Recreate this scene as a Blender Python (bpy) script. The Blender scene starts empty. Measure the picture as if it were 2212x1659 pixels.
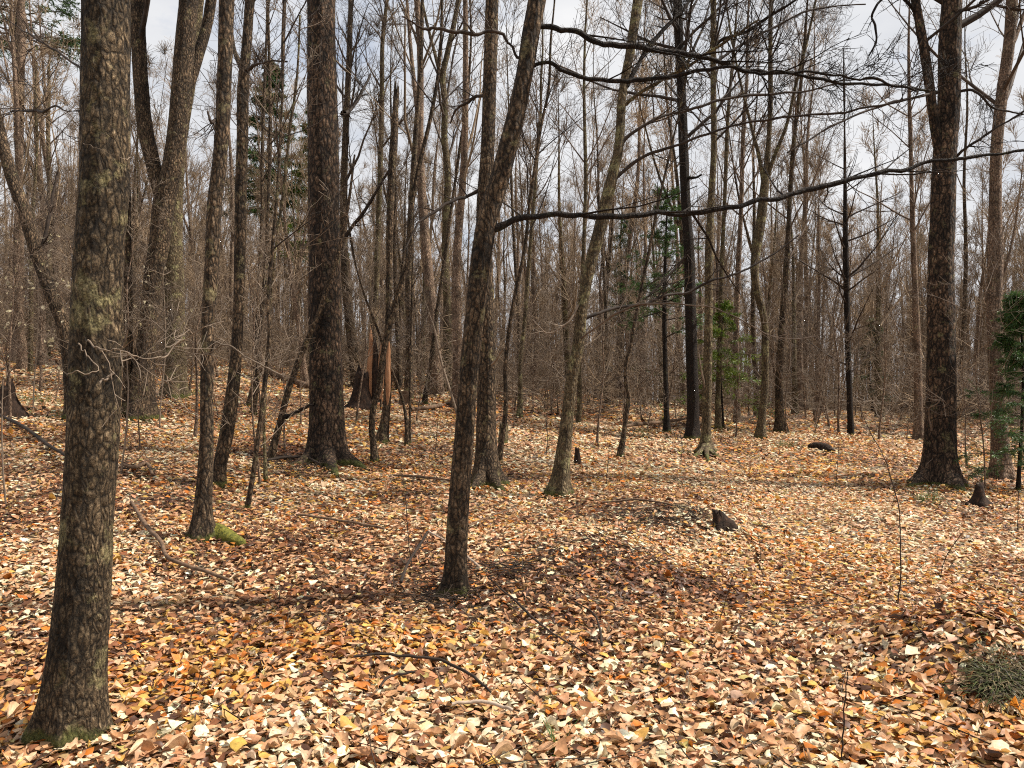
import bpy, math
import numpy as np
from mathutils import Vector

rng = np.random.default_rng(20240417)
SC = bpy.context.scene
COL = SC.collection
R = math.radians

# ------------------------------------------------------------------ camera
W0, H0, F0 = 2212.0, 1659.0, 1703.0          # picture grid used for measuring the photograph
CAM_Z = 1.6
PITCH = -math.atan(29.5 / F0)
cam_d = bpy.data.cameras.new("camera")
cam_d.sensor_fit = 'HORIZONTAL'
cam_d.sensor_width = 36.0
cam_d.lens = 36.0 * F0 / W0
cam_d.clip_start = 0.05
cam_d.clip_end = 600.0
cam = bpy.data.objects.new("camera", cam_d)
COL.objects.link(cam)
cam.location = (0, 0, CAM_Z)
cam.rotation_euler = (R(90) + PITCH, 0, 0)
SC.camera = cam

# ------------------------------------------------------------------ world, sun, exposure
SUN_AZ, SUN_EL = 84.0, 50.0                   # degrees right of the view direction, degrees up
world = bpy.data.worlds.new("World")
SC.world = world
world.use_nodes = True
nt = world.node_tree
nt.nodes.clear()
wo = nt.nodes.new('ShaderNodeOutputWorld')
bg = nt.nodes.new('ShaderNodeBackground')
sky = nt.nodes.new('ShaderNodeTexSky')
sky.sky_type = 'NISHITA'
sky.sun_disc = False
sky.sun_elevation = R(SUN_EL)
sky.sun_rotation = R(SUN_AZ)
tc = nt.nodes.new('ShaderNodeTexCoord')
mp = nt.nodes.new('ShaderNodeMapping')
mp.inputs['Scale'].default_value = (1.0, 1.0, 2.2)
mp.inputs['Location'].default_value = (0.35, 0.2, 0.1)
cn = nt.nodes.new('ShaderNodeTexNoise')
cn.inputs['Scale'].default_value = 2.6
cn.inputs['Detail'].default_value = 7.0
cn.inputs['Roughness'].default_value = 0.6
cr = nt.nodes.new('ShaderNodeValToRGB')
cr.color_ramp.elements[0].position = 0.20
cr.color_ramp.elements[1].position = 0.42
cn2 = nt.nodes.new('ShaderNodeTexNoise')
cn2.inputs['Scale'].default_value = 5.0
cn2.inputs['Detail'].default_value = 6.0
cr2 = nt.nodes.new('ShaderNodeValToRGB')
cr2.color_ramp.elements[0].position = 0.3
cr2.color_ramp.elements[0].color = (4.3, 4.45, 4.75, 1)
cr2.color_ramp.elements[1].position = 0.7
cr2.color_ramp.elements[1].color = (5.9, 5.9, 5.95, 1)
mix = nt.nodes.new('ShaderNodeMix')
mix.data_type = 'RGBA'
L = nt.links.new
L(tc.outputs['Generated'], mp.inputs['Vector'])
L(mp.outputs['Vector'], cn.inputs['Vector'])
L(mp.outputs['Vector'], cn2.inputs['Vector'])
L(cn.outputs['Fac'], cr.inputs['Fac'])
L(cn2.outputs['Fac'], cr2.inputs['Fac'])
L(cr.outputs['Color'], mix.inputs[0])
L(sky.outputs['Color'], mix.inputs[6])
L(cr2.outputs['Color'], mix.inputs[7])
L(mix.outputs[2], bg.inputs['Color'])
bg.inputs['Strength'].default_value = 0.1
L(bg.outputs['Background'], wo.inputs['Surface'])

sun_d = bpy.data.lights.new("sun", 'SUN')
sun_d.energy = 5.0
sun_d.angle = R(2.0)
sun_d.color = (1.0, 0.92, 0.81)
sun = bpy.data.objects.new("sun", sun_d)
COL.objects.link(sun)
sd = Vector((math.sin(R(SUN_AZ)) * math.cos(R(SUN_EL)), math.cos(R(SUN_AZ)) * math.cos(R(SUN_EL)), math.sin(R(SUN_EL))))
sun.rotation_euler = sd.to_track_quat('Z', 'Y').to_euler()
sun.location = sd * 30

vs = SC.view_settings
vs.view_transform = 'Standard'
vs.look = 'None'
vs.exposure = 0.68
vs.gamma = 1.0
vs.use_curve_mapping = False
SC.cycles.max_bounces = 4
SC.cycles.diffuse_bounces = 2
SC.cycles.glossy_bounces = 2
SC.cycles.transmission_bounces = 3
SC.cycles.use_denoising = False
SC.cycles.filter_width = 1.1
SC.cycles.sample_clamp_indirect = 4.0

# ------------------------------------------------------------------ numeric helpers
def sstep(a, b, x):
    t = np.clip((x - a) / (b - a), 0, 1)
    return t * t * (3 - 2 * t)

def softplus(x, k=1.5):
    return np.where(x / k > 30, x, k * np.log1p(np.exp(np.minimum(x / k, 30))))

def _hash(i, j, k):
    h = (i * 374761393 + j * 668265263 + k * 2147483647 + 1013904223) & 0xFFFFFFFF
    h = ((h ^ (h >> 13)) * 1274126177) & 0xFFFFFFFF
    h = (h ^ (h >> 16)) & 0xFFFFFFFF
    return h.astype(np.float64) / 4294967295.0

def vnoise(p):
    p = np.asarray(p, dtype=np.float64)
    i = np.floor(p).astype(np.int64)
    f = p - i
    f = f * f * (3 - 2 * f)
    o = 0
    for a in (0, 1):
        for b in (0, 1):
            for c in (0, 1):
                w = (f[:, 0] if a else 1 - f[:, 0]) * (f[:, 1] if b else 1 - f[:, 1]) * (f[:, 2] if c else 1 - f[:, 2])
                o = o + w * _hash(i[:, 0] + a, i[:, 1] + b, i[:, 2] + c)
    return o * 2 - 1

def fbm(p, oct=3):
    o, a, s = 0, 1.0, 0
    p = np.asarray(p, dtype=np.float64)
    for q in range(oct):
        o = o + a * vnoise(p + 17.3 * q)
        s += a
        a *= 0.5
        p = p * 2.03
    return o / s

def norm(v):
    return v / np.maximum(np.linalg.norm(v, axis=-1, keepdims=True), 1e-9)

# ------------------------------------------------------------------ terrain
def ground_z(x, y):
    x = np.asarray(x, float); y = np.asarray(y, float)
    sh = np.broadcast(x, y).shape
    xx = np.broadcast_to(x, sh).ravel(); yy = np.broadcast_to(y, sh).ravel()
    rp = sstep(1.0, 11.0, yy)
    z = 0.042 * softplus(yy - 8.0)
    z -= 0.02 * softplus(yy - 40.0)
    xl = softplus(-xx, 1.0) - 0.69; xr = softplus(xx, 1.0) - 0.69
    z += rp * (0.082 * np.minimum(xl, 40) - 0.05 * np.minimum(xr, 30))
    z -= sstep(-4, 8, xx) * 0.055 * softplus(yy - 24.0, 2.0)
    z += 0.10 * vnoise(np.stack([xx * 0.45, yy * 0.45, xx * 0 + 3.3], 1)) * sstep(1.5, 6, yy + np.abs(xx))
    z += 0.035 * vnoise(np.stack([xx * 1.3, yy * 1.3, xx * 0 + 9.1], 1))
    for (mx, my, mh, mr) in ((1.75, 8.3, 0.26, 0.95), (2.62, 4.25, 0.24, 0.55), (0.6, 6.6, 0.10, 0.8), (-0.2, 3.9, -0.05, 0.6)):
        z += mh * np.exp(-((xx - mx) ** 2 + (yy - my) ** 2) / (mr * mr))
    return z.reshape(sh)

CP, SP = math.cos(PITCH), math.sin(PITCH)
def ray(px, py):
    a = (px - W0 / 2) / F0; b = (H0 / 2 - py) / F0
    return np.array([a, CP - b * SP, SP + b * CP])

def spot(px, py):
    """the point of the ground that stands at this place in the picture"""
    d = ray(px, py)
    t = np.linspace(1.5, 90, 9000)
    z = CAM_Z + d[2] * t - ground_z(d[0] * t, d[1] * t)
    i = np.argmax(z < 0) if (z < 0).any() else len(t) - 1
    return np.array([d[0] * t[i], d[1] * t[i], float(ground_z(d[0] * t[i], d[1] * t[i]))])

def at(px, py, Y):
    d = ray(px, py)
    t = Y / d[1]
    return np.array([d[0] * t, Y, CAM_Z + d[2] * t])

# ------------------------------------------------------------------ mesh building
def make_mesh(name, verts, faces, mat, smooth=True, color=None, mat_index=None):
    """faces: one array (N,3) or (N,4), or a list of such arrays"""
    if not isinstance(faces, (list, tuple)):
        faces = [faces]
    faces = [np.asarray(f, dtype=np.int32) for f in faces if len(f)]
    verts = np.asarray(verts, dtype=np.float32)
    me = bpy.data.meshes.new(name)
    me.vertices.add(len(verts))
    me.vertices.foreach_set("co", verts.ravel())
    li = np.concatenate([f.ravel() for f in faces])
    sizes = np.concatenate([np.full(len(f), f.shape[1], dtype=np.int32) for f in faces])
    starts = np.concatenate([[0], np.cumsum(sizes)[:-1]]).astype(np.int32)
    me.loops.add(len(li))
    me.loops.foreach_set("vertex_index", li)
    me.polygons.add(len(sizes))
    me.polygons.foreach_set("loop_start", starts)
    me.polygons.foreach_set("loop_total", sizes)
    me.polygons.foreach_set("use_smooth", np.full(len(sizes), bool(smooth)))
    if color is not None:
        at_ = me.attributes.new("tint", 'FLOAT_COLOR', 'POINT')
        c = np.ones((len(verts), 4), dtype=np.float32)
        c[:, :3] = color
        at_.data.foreach_set("color", c.ravel())
    mats = mat if isinstance(mat, (list, tuple)) else [mat]
    for m in mats:
        me.materials.append(m)
    if mat_index is not None:
        me.polygons.foreach_set("material_index", np.asarray(mat_index, dtype=np.int32))
    me.update(calc_edges=True)
    return me

def obj(name, me, parent=None, loc=None):
    o = bpy.data.objects.new(name, me)
    COL.objects.link(o)
    if parent is not None:
        o.parent = parent
    if loc is not None:
        o.location = loc
    return o

def tag(o, label=None, cat=None, group=None, kind=None):
    if label: o["label"] = label
    if cat: o["category"] = cat
    if group: o["group"] = group
    if kind: o["kind"] = kind
    return o

def empty(name, loc, label, cat, group=None):
    o = bpy.data.objects.new(name, None)
    o.empty_display_size = 0.2
    COL.objects.link(o)
    o.location = loc
    return tag(o, label, cat, group)

class Bag:
    """collects vertices and faces for one mesh"""
    def __init__(self):
        self.v, self.q, self.t, self.n, self.c = [], [], [], 0, []
    def add(self, v, quads=None, tris=None, color=None):
        v = np.asarray(v, float).reshape(-1, 3)
        if quads is not None and len(quads): self.q.append(np.asarray(quads) + self.n)
        if tris is not None and len(tris): self.t.append(np.asarray(tris) + self.n)
        self.v.append(v)
        if color is not None:
            self.c.append(np.broadcast_to(color, (len(v), 3)))
        self.n += len(v)
    def mesh(self, name, mat, smooth=True):
        fs = []
        if self.q: fs.append(np.concatenate(self.q))
        if self.t: fs.append(np.concatenate(self.t))
        col = np.concatenate(self.c) if self.c else None
        return make_mesh(name, np.concatenate(self.v), fs, mat, smooth, col)

def tubes(pts, rad, segs):
    """pts (N,K,3), rad (N,K) -> verts, quads : N tubes at once"""
    N, K, _ = pts.shape
    t = np.empty_like(pts)
    t[:, 1:-1] = pts[:, 2:] - pts[:, :-2]
    t[:, 0] = pts[:, 1] - pts[:, 0]
    t[:, -1] = pts[:, -1] - pts[:, -2]
    t = norm(t)
    main = norm(pts[:, -1] - pts[:, 0])
    ref = np.where(np.abs(main[:, 2:3]) > 0.75, np.array([[1.0, 0.13, 0]]), np.array([[0, 0.1, 1.0]]))[:, None, :]
    u = norm(np.cross(t, np.broadcast_to(ref, t.shape)))
    w = np.cross(t, u)
    a = np.arange(segs) * 2 * math.pi / segs
    ring = u[:, :, None, :] * np.cos(a)[None, None, :, None] + w[:, :, None, :] * np.sin(a)[None, None, :, None]
    v = pts[:, :, None, :] + ring * rad[:, :, None, None]
    n = np.arange(N)[:, None, None] * K * segs
    k = np.arange(K - 1)[None, :, None] * segs
    s = np.arange(segs)[None, None, :]
    s2 = (s + 1) % segs
    q = np.stack([n + k + s, n + k + s2, n + k + segs + s2, n + k + segs + s], -1).reshape(-1, 4)
    return v.reshape(-1, 3), q

def grow(start, dirs, length, K, up=0.0, wob=0.1):
    N = len(start)
    pts = np.empty((N, K, 3))
    pts[:, 0] = start
    d = norm(dirs)
    up = np.broadcast_to(up, (N,))
    for k in range(1, K):
        d = norm(d + rng.normal(0, wob, (N, 3)) + np.array([0, 0, 1.0]) * (up / (K - 1))[:, None])
        pts[:, k] = pts[:, k - 1] + d * (length / (K - 1))[:, None]
    return pts

def spawn(par, prad, plen, per, t0, t1, ang, angv, lfac, flat=0.0, rfac=0.6):
    """children of the branches par (N,K,3): start, direction, length, radius"""
    N, K, _ = par.shape
    M = N * per
    pi = np.repeat(np.arange(N), per)
    t = rng.uniform(t0, t1, M)
    f = t * (K - 1)
    i = np.minimum(f.astype(int), K - 2)
    fr = (f - i)[:, None]
    st = par[pi, i] * (1 - fr) + par[pi, i + 1] * fr
    tan = norm(par[pi, i + 1] - par[pi, i])
    rnd = rng.normal(0, 1, (M, 3))
    if flat:
        rnd[:, 2] *= (1 - flat)
    side = norm(rnd - tan * (rnd * tan).sum(1, keepdims=True))
    a = np.radians(rng.normal(ang, angv, M))[:, None]
    d = tan * np.cos(a) + side * np.sin(a)
    ln = plen[pi] * lfac * (1.0 - 0.55 * t) * rng.uniform(0.6, 1.3, M)
    pr = prad[pi, i] * (1 - fr[:, 0]) + prad[pi, i + 1] * fr[:, 0]
    return st, d, ln, pr * rfac

def add_branches(bag, pts, r0, r1, segs):
    K = pts.shape[1]
    rad = r0[:, None] * (1 - np.linspace(0, 1, K)[None]) + r1[:, None] * np.linspace(0, 1, K)[None]
    v, q = tubes(pts, rad, segs)
    bag.add(v, q)
    return rad

def ramify(bag, par, prad, plen, levels, rmin=0.0022):
    """levels: dicts per, K, ang, lfac, up, wob, segs, t0, flat"""
    for lv in levels:
        st, d, ln, r = spawn(par, prad, plen, lv['per'], lv.get('t0', 0.15), lv.get('t1', 1.0), lv['ang'], lv.get('angv', 10), lv['lfac'], lv.get('flat', 0), lv.get('rfac', 0.55))
        ln = np.maximum(ln, lv.get('lmin', 0.10))
        r = np.maximum(r, rmin)
        pts = grow(st, d, ln, lv['K'], lv.get('up', 0.2), lv.get('wob', 0.1))
        prad = add_branches(bag, pts, r, np.maximum(r * 0.35, rmin * 0.8), lv['segs'])
        par, plen = pts, ln
    return par, plen

def resample(P, n):
    P = np.asarray(P, float)
    s = np.concatenate([[0], np.cumsum(np.linalg.norm(np.diff(P[:, :3], axis=0), axis=1))])
    # cubic (Catmull-Rom through non-uniform knots, via Hermite with finite differences)
    m = np.gradient(P, s, axis=0) if len(P) > 2 else np.repeat([(P[1] - P[0]) / s[-1]], 2, 0)
    u = np.linspace(0, s[-1], n)
    i = np.clip(np.searchsorted(s, u, side='right') - 1, 0, len(s) - 2)
    h = (s[i + 1] - s[i])[:, None]
    t = ((u - s[i]) / (s[i + 1] - s[i]))[:, None]
    return ((2 * t ** 3 - 3 * t ** 2 + 1) * P[i] + (t ** 3 - 2 * t ** 2 + t) * h * m[i] + (-2 * t ** 3 + 3 * t ** 2) * P[i + 1] + (t ** 3 - t ** 2) * h * m[i + 1])

def rough_tube(path, segs, amp=0.0, freq=12.0, flare=0.0, flare_h=0.25, lobes=5, seed=0, ztop=None, zbase=0.0, cap=False, jag=0.0):
    """path (n,4): x,y,z,r ; a single tube with bark relief and a root flare"""
    n = len(path)
    c, r = path[:, :3], path[:, 3]
    t = norm(np.gradient(c, axis=0))
    horiz = abs(norm((c[-1] - c[0])[None])[0, 2]) < 0.6
    ref = np.array([0, 0.1, 1.0]) if horiz else np.array([1.0, 0.05, 0])
    u = norm(ref[None] - t * (t @ ref)[:, None])
    w = np.cross(t, u)
    a = np.arange(segs) * 2 * math.pi / segs
    ca, sa = np.cos(a), np.sin(a)
    rr = np.repeat(r[:, None], segs, 1)
    s = np.concatenate([[0], np.cumsum(np.linalg.norm(np.diff(c, axis=0), axis=1))])
    if flare:
        hgt = c[:, 2] - zbase - 0.05
        ph = seed * 1.7
        lob = 0.55 + 0.45 * np.cos(lobes * a + ph + 0.8 * np.sin(2 * a + seed)) + 0.35 * np.cos((lobes - 2) * a + seed * 2.1)
        lob = np.clip(lob, 0.0, 1.5) ** 1.3
        e = np.exp(-np.maximum(hgt, 0) / flare_h)[:, None]
        e2 = np.exp(-np.maximum(hgt, 0) / (flare_h * 0.4))[:, None]
        rr = rr * (1 + flare * (0.45 * e + 0.75 * lob[None] * (0.4 * e + 0.9 * e2)))
    if amp:
        P = np.stack([np.repeat((ca * 1.0)[None], n, 0) * rr, np.repeat(sa[None], n, 0) * rr, np.repeat(s[:, None], segs, 1) * 0.28], -1).reshape(-1, 3)
        nz = fbm(P * freq + seed * 7.7, 3)
        rid = 1 - np.abs(nz) * 2.2
        big = vnoise(P * np.array([3.0, 3.0, 6.0]) + seed * 3.1)
        rr = rr + (amp * rid + amp * 1.5 * big).reshape(n, segs)
    v = c[:, None] + u[:, None] * (ca[None, :, None] * rr[..., None]) + w[:, None] * (sa[None, :, None] * rr[..., None])
    if jag:
        q = fbm(np.stack([ca * 3, sa * 3, a * 0 + seed], 1), 2)
        jj = jag * (0.2 + np.abs(q) * 2.0)
        m = min(6, n - 1)
        for e in range(m):
            v[-1 - e] += t[-1] * (jj * (1 - e / m))[:, None]
    v = v.reshape(-1, 3)
    k = np.arange(n - 1)[:, None] * segs
    sidx = np.arange(segs)[None]
    q = np.stack([k + sidx, k + (sidx + 1) % segs, k + segs + (sidx + 1) % segs, k + segs + sidx], -1).reshape(-1, 4)
    tri = None
    if cap:
        v = np.concatenate([v, [v[-segs:].mean(0)]])
        b = (n - 1) * segs
        tri = np.stack([b + sidx[0], b + (sidx[0] + 1) % segs, np.full(segs, n * segs)], -1)
    return v, q, tri

# ------------------------------------------------------------------ materials
def new_mat(name):
    m = bpy.data.materials.new(name)
    m.use_nodes = True
    nt = m.node_tree
    nt.nodes.clear()
    out = nt.nodes.new('ShaderNodeOutputMaterial')
    b = nt.nodes.new('ShaderNodeBsdfPrincipled')
    nt.links.new(b.outputs[0], out.inputs['Surface'])
    return m, nt, b, out

def nd(nt, t, **kw):
    n = nt.nodes.new(t)
    for k, v in kw.items():
        if k in n.inputs: n.inputs[k].default_value = v
        else: setattr(n, k, v)
    return n

def ramp(nt, stops, src):
    r = nt.nodes.new('ShaderNodeValToRGB')
    e = r.color_ramp.elements
    while len(e) < len(stops): e.new(0.5)
    for i, (p, c) in enumerate(stops):
        e[i].position = p
        e[i].color = (*c, 1) if len(c) == 3 else c
    nt.links.new(src, r.inputs['Fac'])
    return r.outputs['Color']

def mixc(nt, fac, a, b, mode='MIX'):
    n = nt.nodes.new('ShaderNodeMix')
    n.data_type = 'RGBA'
    n.blend_type = mode
    for s, i in ((fac, 0), (a, 6), (b, 7)):
        if hasattr(s, 'links') or hasattr(s, 'is_linked'): nt.links.new(s, n.inputs[i])
        else: n.inputs[i].default_value = s if i == 0 else (*s, 1)
    return n.outputs[2]

def g3(v): return (v, v, v)

def bark(name, dark, mid, light, lichen, lich_amt=0.5, moss=0.0, scale=1.0, crack=0.7, vary=0.35):
    m, nt, b, out = new_mat(name)
    Lk = nt.links.new
    tc = nd(nt, 'ShaderNodeTexCoord')
    oi = nd(nt, 'ShaderNodeObjectInfo')
    off = nd(nt, 'ShaderNodeVectorMath', operation='ADD')
    mul = nd(nt, 'ShaderNodeMath', operation='MULTIPLY')
    mul.inputs[1].default_value = 43.0
    Lk(oi.outputs['Random'], mul.inputs[0])
    cmb = nd(nt, 'ShaderNodeCombineXYZ')
    Lk(mul.outputs[0], cmb.inputs[0]); Lk(mul.outputs[0], cmb.inputs[2])
    Lk(tc.outputs['Object'], off.inputs[0]); Lk(cmb.outputs[0], off.inputs[1])
    st = nd(nt, 'ShaderNodeMapping')
    st.inputs['Scale'].default_value = (1, 1, 0.40)
    Lk(off.outputs[0], st.inputs['Vector'])
    n1 = nd(nt, 'ShaderNodeTexNoise', Scale=38.0 * scale, Detail=8.0, Roughness=0.78, Distortion=0.6)
    Lk(st.outputs[0], n1.inputs['Vector'])
    vo = nd(nt, 'ShaderNodeTexVoronoi', feature='DISTANCE_TO_EDGE', Scale=46.0 * scale)
    wv = nd(nt, 'ShaderNodeTexNoise', Scale=9.0 * scale, Detail=3.0)
    Lk(st.outputs[0], wv.inputs['Vector'])
    dv = nd(nt, 'ShaderNodeVectorMath', operation='MULTIPLY_ADD')
    dv.inputs[1].default_value = (0.09, 0.09, 0.09)
    Lk(wv.outputs['Color'], dv.inputs[0]); Lk(st.outputs[0], dv.inputs[2])
    Lk(dv.outputs[0], vo.inputs['Vector'])
    col = ramp(nt, [(0.30, dark), (0.50, mid), (0.72, light)], n1.outputs['Fac'])
    ck = ramp(nt, [(0.0, g3(1 - crack)), (0.22, g3(1.0))], vo.outputs['Distance'])
    col = mixc(nt, 1.0, col, ck, 'MULTIPLY')
    # small pale and dark flecks
    fl = nd(nt, 'ShaderNodeTexNoise', Scale=95.0 * scale, Detail=4.0, Roughness=0.85)
    Lk(off.outputs[0], fl.inputs['Vector'])
    flc = ramp(nt, [(0.38, g3(0.30)), (0.5, g3(0.95)), (0.64, g3(1.9))], fl.outputs['Fac'])
    col = mixc(nt, 1.0, col, flc, 'MULTIPLY')
    # broad tone patches
    bp = nd(nt, 'ShaderNodeTexNoise', Scale=3.2, Detail=5.0, Roughness=0.65)
    Lk(off.outputs[0], bp.inputs['Vector'])
    bpc = ramp(nt, [(0.36, g3(1 - vary)), (0.60, g3(1 + vary * 0.5))], bp.outputs['Fac'])
    col = mixc(nt, 1.0, col, bpc, 'MULTIPLY')
    # lichen
    ln = nd(nt, 'ShaderNodeTexNoise', Scale=6.5, Detail=7.0, Roughness=0.7)
    of2 = nd(nt, 'ShaderNodeVectorMath', operation='ADD')
    of2.inputs[1].default_value = (5.1, 2.3, 8.7)
    Lk(off.outputs[0], of2.inputs[0]); Lk(of2.outputs[0], ln.inputs['Vector'])
    lf = ramp(nt, [(0.60 - 0.14 * lich_amt, g3(0)), (0.70 - 0.10 * lich_amt, g3(0.75))], ln.outputs['Fac'])
    col = mixc(nt, lf, col, mixc(nt, 1.0, lichen, flc, 'MULTIPLY'))
    if moss:
        sp = nd(nt, 'ShaderNodeSeparateXYZ')
        Lk(tc.outputs['Object'], sp.inputs[0])
        mr = nd(nt, 'ShaderNodeMapRange')
        mr.inputs['From Min'].default_value = 0.0
        mr.inputs['From Max'].default_value = moss
        mr.inputs['To Min'].default_value = 0.75
        mr.inputs['To Max'].default_value = 0.0
        Lk(sp.outputs[2], mr.inputs['Value'])
        ad = nd(nt, 'ShaderNodeMath', operation='ADD')
        Lk(mr.outputs[0], ad.inputs[0]); Lk(ln.outputs['Fac'], ad.inputs[1])
        mf = ramp(nt, [(0.84, g3(0)), (1.15, g3(0.8))], ad.outputs[0])
        mcol = ramp(nt, [(0.35, (0.03, 0.035, 0.008)), (0.65, (0.13, 0.14, 0.03))], fl.outputs['Fac'])
        col = mixc(nt, mf, col, mcol)
    Lk(col, b.inputs['Base Color'])
    b.inputs['Roughness'].default_value = 0.85
    b.inputs['Specular IOR Level'].default_value = 0.25
    hs = nd(nt, 'ShaderNodeMath', operation='MULTIPLY_ADD')
    Lk(vo.outputs['Distance'], hs.inputs[0]); hs.inputs[1].default_value = 1.3
    Lk(n1.outputs['Fac'], hs.inputs[2])
    bm = nd(nt, 'ShaderNodeBump', Strength=1.0, Distance=0.03)
    Lk(hs.outputs[0], bm.inputs['Height'])
    Lk(bm.outputs[0], b.inputs['Normal'])
    return m

def simple(name, stops, scale=8.0, rough=0.8, stretch=(1, 1, 1), bump=0.3, dist=0.01, rand=0.0):
    m, nt, b, out = new_mat(name)
    tc = nd(nt, 'ShaderNodeTexCoord')
    mpp = nd(nt, 'ShaderNodeMapping')
    mpp.inputs['Scale'].default_value = stretch
    nt.links.new(tc.outputs['Object'], mpp.inputs['Vector'])
    n = nd(nt, 'ShaderNodeTexNoise', Scale=scale, Detail=7.0, Roughness=0.65)
    nt.links.new(mpp.outputs[0], n.inputs['Vector'])
    col = ramp(nt, stops, n.outputs['Fac'])
    if rand:
        oi = nd(nt, 'ShaderNodeObjectInfo')
        rc = ramp(nt, [(0.0, g3(1 - rand)), (1.0, g3(1 + rand))], oi.outputs['Random'])
        col = mixc(nt, 1.0, col, rc, 'MULTIPLY')
    nt.links.new(col, b.inputs['Base Color'])
    b.inputs['Roughness'].default_value = rough
    b.inputs['Specular IOR Level'].default_value = 0.25
    if bump:
        bm = nd(nt, 'ShaderNodeBump', Strength=bump, Distance=dist)
        nt.links.new(n.outputs['Fac'], bm.inputs['Height'])
        nt.links.new(bm.outputs[0], b.inputs['Normal'])
    return m

def leafy(name, attr=True, col=(0.4, 0.3, 0.2), trans=0.3, rough=0.55, spec=0.35, mottle=0.35, rand=0.0):
    """thin leaf: a diffuse and glossy face that lets some light through"""
    m, nt, b, out = new_mat(name)
    Lk = nt.links.new
    tc = nd(nt, 'ShaderNodeTexCoord')
    n = nd(nt, 'ShaderNodeTexNoise', Scale=55.0, Detail=4.0, Roughness=0.7)
    Lk(tc.outputs['Object'], n.inputs['Vector'])
    if attr:
        a = nd(nt, 'ShaderNodeAttribute', attribute_name="tint")
        c = a.outputs['Color']
    else:
        rgb = nd(nt, 'ShaderNodeRGB')
        rgb.outputs[0].default_value = (*col, 1)
        c = rgb.outputs[0]
    mo = ramp(nt, [(0.3, g3(1 - mottle)), (0.65, g3(1 + mottle * 0.4))], n.outputs['Fac'])
    c = mixc(nt, 1.0, c, mo, 'MULTIPLY')
    if rand:
        oi = nd(nt, 'ShaderNodeObjectInfo')
        rc = ramp(nt, [(0.0, g3(1 - rand)), (1.0, g3(1 + rand))], oi.outputs['Random'])
        c = mixc(nt, 1.0, c, rc, 'MULTIPLY')
    Lk(c, b.inputs['Base Color'])
    b.inputs['Roughness'].default_value = rough
    b.inputs['Specular IOR Level'].default_value = spec
    tr = nd(nt, 'ShaderNodeBsdfTranslucent')
    Lk(c, tr.inputs['Color'])
    ms = nd(nt, 'ShaderNodeMixShader')
    ms.inputs[0].default_value = trans
    Lk(b.outputs[0], ms.inputs[1]); Lk(tr.outputs[0], ms.inputs[2])
    Lk(ms.outputs[0], out.inputs['Surface'])
    return m

M = {}
M['maple'] = bark("maple bark", (0.010, 0.007, 0.004), (0.105, 0.072, 0.041), (0.36, 0.265, 0.16), (0.30, 0.26, 0.125), 0.40, moss=0.16, scale=0.9, vary=0.6, crack=0.8)
M['brown'] = bark("brown bark", (0.010, 0.007, 0.004), (0.108, 0.071, 0.042), (0.35, 0.245, 0.15), (0.25, 0.215, 0.11), 0.22, moss=0.14, scale=0.62, crack=0.85, vary=0.55)
M['umber'] = bark("umber furrowed bark", (0.007, 0.004, 0.003), (0.078, 0.048, 0.030), (0.29, 0.19, 0.12), (0.15, 0.135, 0.065), 0.2, moss=0.14, crack=0.9, vary=0.65, scale=0.42)
M['dark'] = bark("dark bark", (0.005, 0.004, 0.003), (0.026, 0.017, 0.012), (0.075, 0.050, 0.036), (0.07, 0.075, 0.04), 0.1, moss=0.15)  # own colour on dark trunks; on limbs it paints in their backlit silhouette
M['olive'] = bark("olive bark", (0.030, 0.020, 0.010), (0.128, 0.092, 0.050), (0.29, 0.225, 0.13), (0.28, 0.26, 0.125), 0.5, moss=0.14, crack=0.6, scale=0.6)
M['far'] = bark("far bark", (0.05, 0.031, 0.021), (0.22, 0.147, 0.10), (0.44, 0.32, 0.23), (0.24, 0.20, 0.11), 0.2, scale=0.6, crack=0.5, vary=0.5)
M['twig'] = simple("twig bark", [(0.3, (0.045, 0.030, 0.022)), (0.7, (0.15, 0.108, 0.078))], 6.0, 0.75, bump=0, rand=0.4)
M['dtwig'] = simple("dark twig bark", [(0.3, (0.012, 0.009, 0.007)), (0.7, (0.055, 0.037, 0.027))], 9.0, 0.8, bump=0.4, rand=0.25)
M['ptwig'] = simple("pale twig bark", [(0.3, (0.10, 0.074, 0.052)), (0.7, (0.25, 0.19, 0.14))], 9.0, 0.65, bump=0, rand=0.25)
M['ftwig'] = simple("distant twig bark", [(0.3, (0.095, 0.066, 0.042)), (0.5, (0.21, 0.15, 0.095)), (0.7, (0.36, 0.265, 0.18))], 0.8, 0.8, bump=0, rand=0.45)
M['deadwood'] = simple("dead wood", [(0.3, (0.045, 0.026, 0.016)), (0.7, (0.21, 0.135, 0.085))], 22, 0.85, (1, 1, 0.4), 0.6)
M['palewood'] = simple("pale dead wood", [(0.3, (0.25, 0.18, 0.13)), (0.7, (0.52, 0.42, 0.33))], 22, 0.8, (0.4, 1, 1), 0.5)
M['bare'] = simple("bare splintered wood", [(0.28, (0.10, 0.04, 0.02)), (0.5, (0.34, 0.165, 0.08)), (0.75, (0.52, 0.34, 0.21))], 24, 0.75, (1, 1, 0.08), 0.8)
M['rot'] = simple("rotten wood", [(0.35, (0.006, 0.004, 0.003)), (0.6, (0.038, 0.021, 0.013)), (0.78, (0.14, 0.07, 0.04))], 24, 0.9, (1, 1, 0.4), 0.9, 0.02)
M['moss'] = simple("moss", [(0.3, (0.022, 0.028, 0.006)), (0.52, (0.12, 0.12, 0.02)), (0.72, (0.27, 0.23, 0.04))], 38, 0.95, bump=1.0, dist=0.02)
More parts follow.
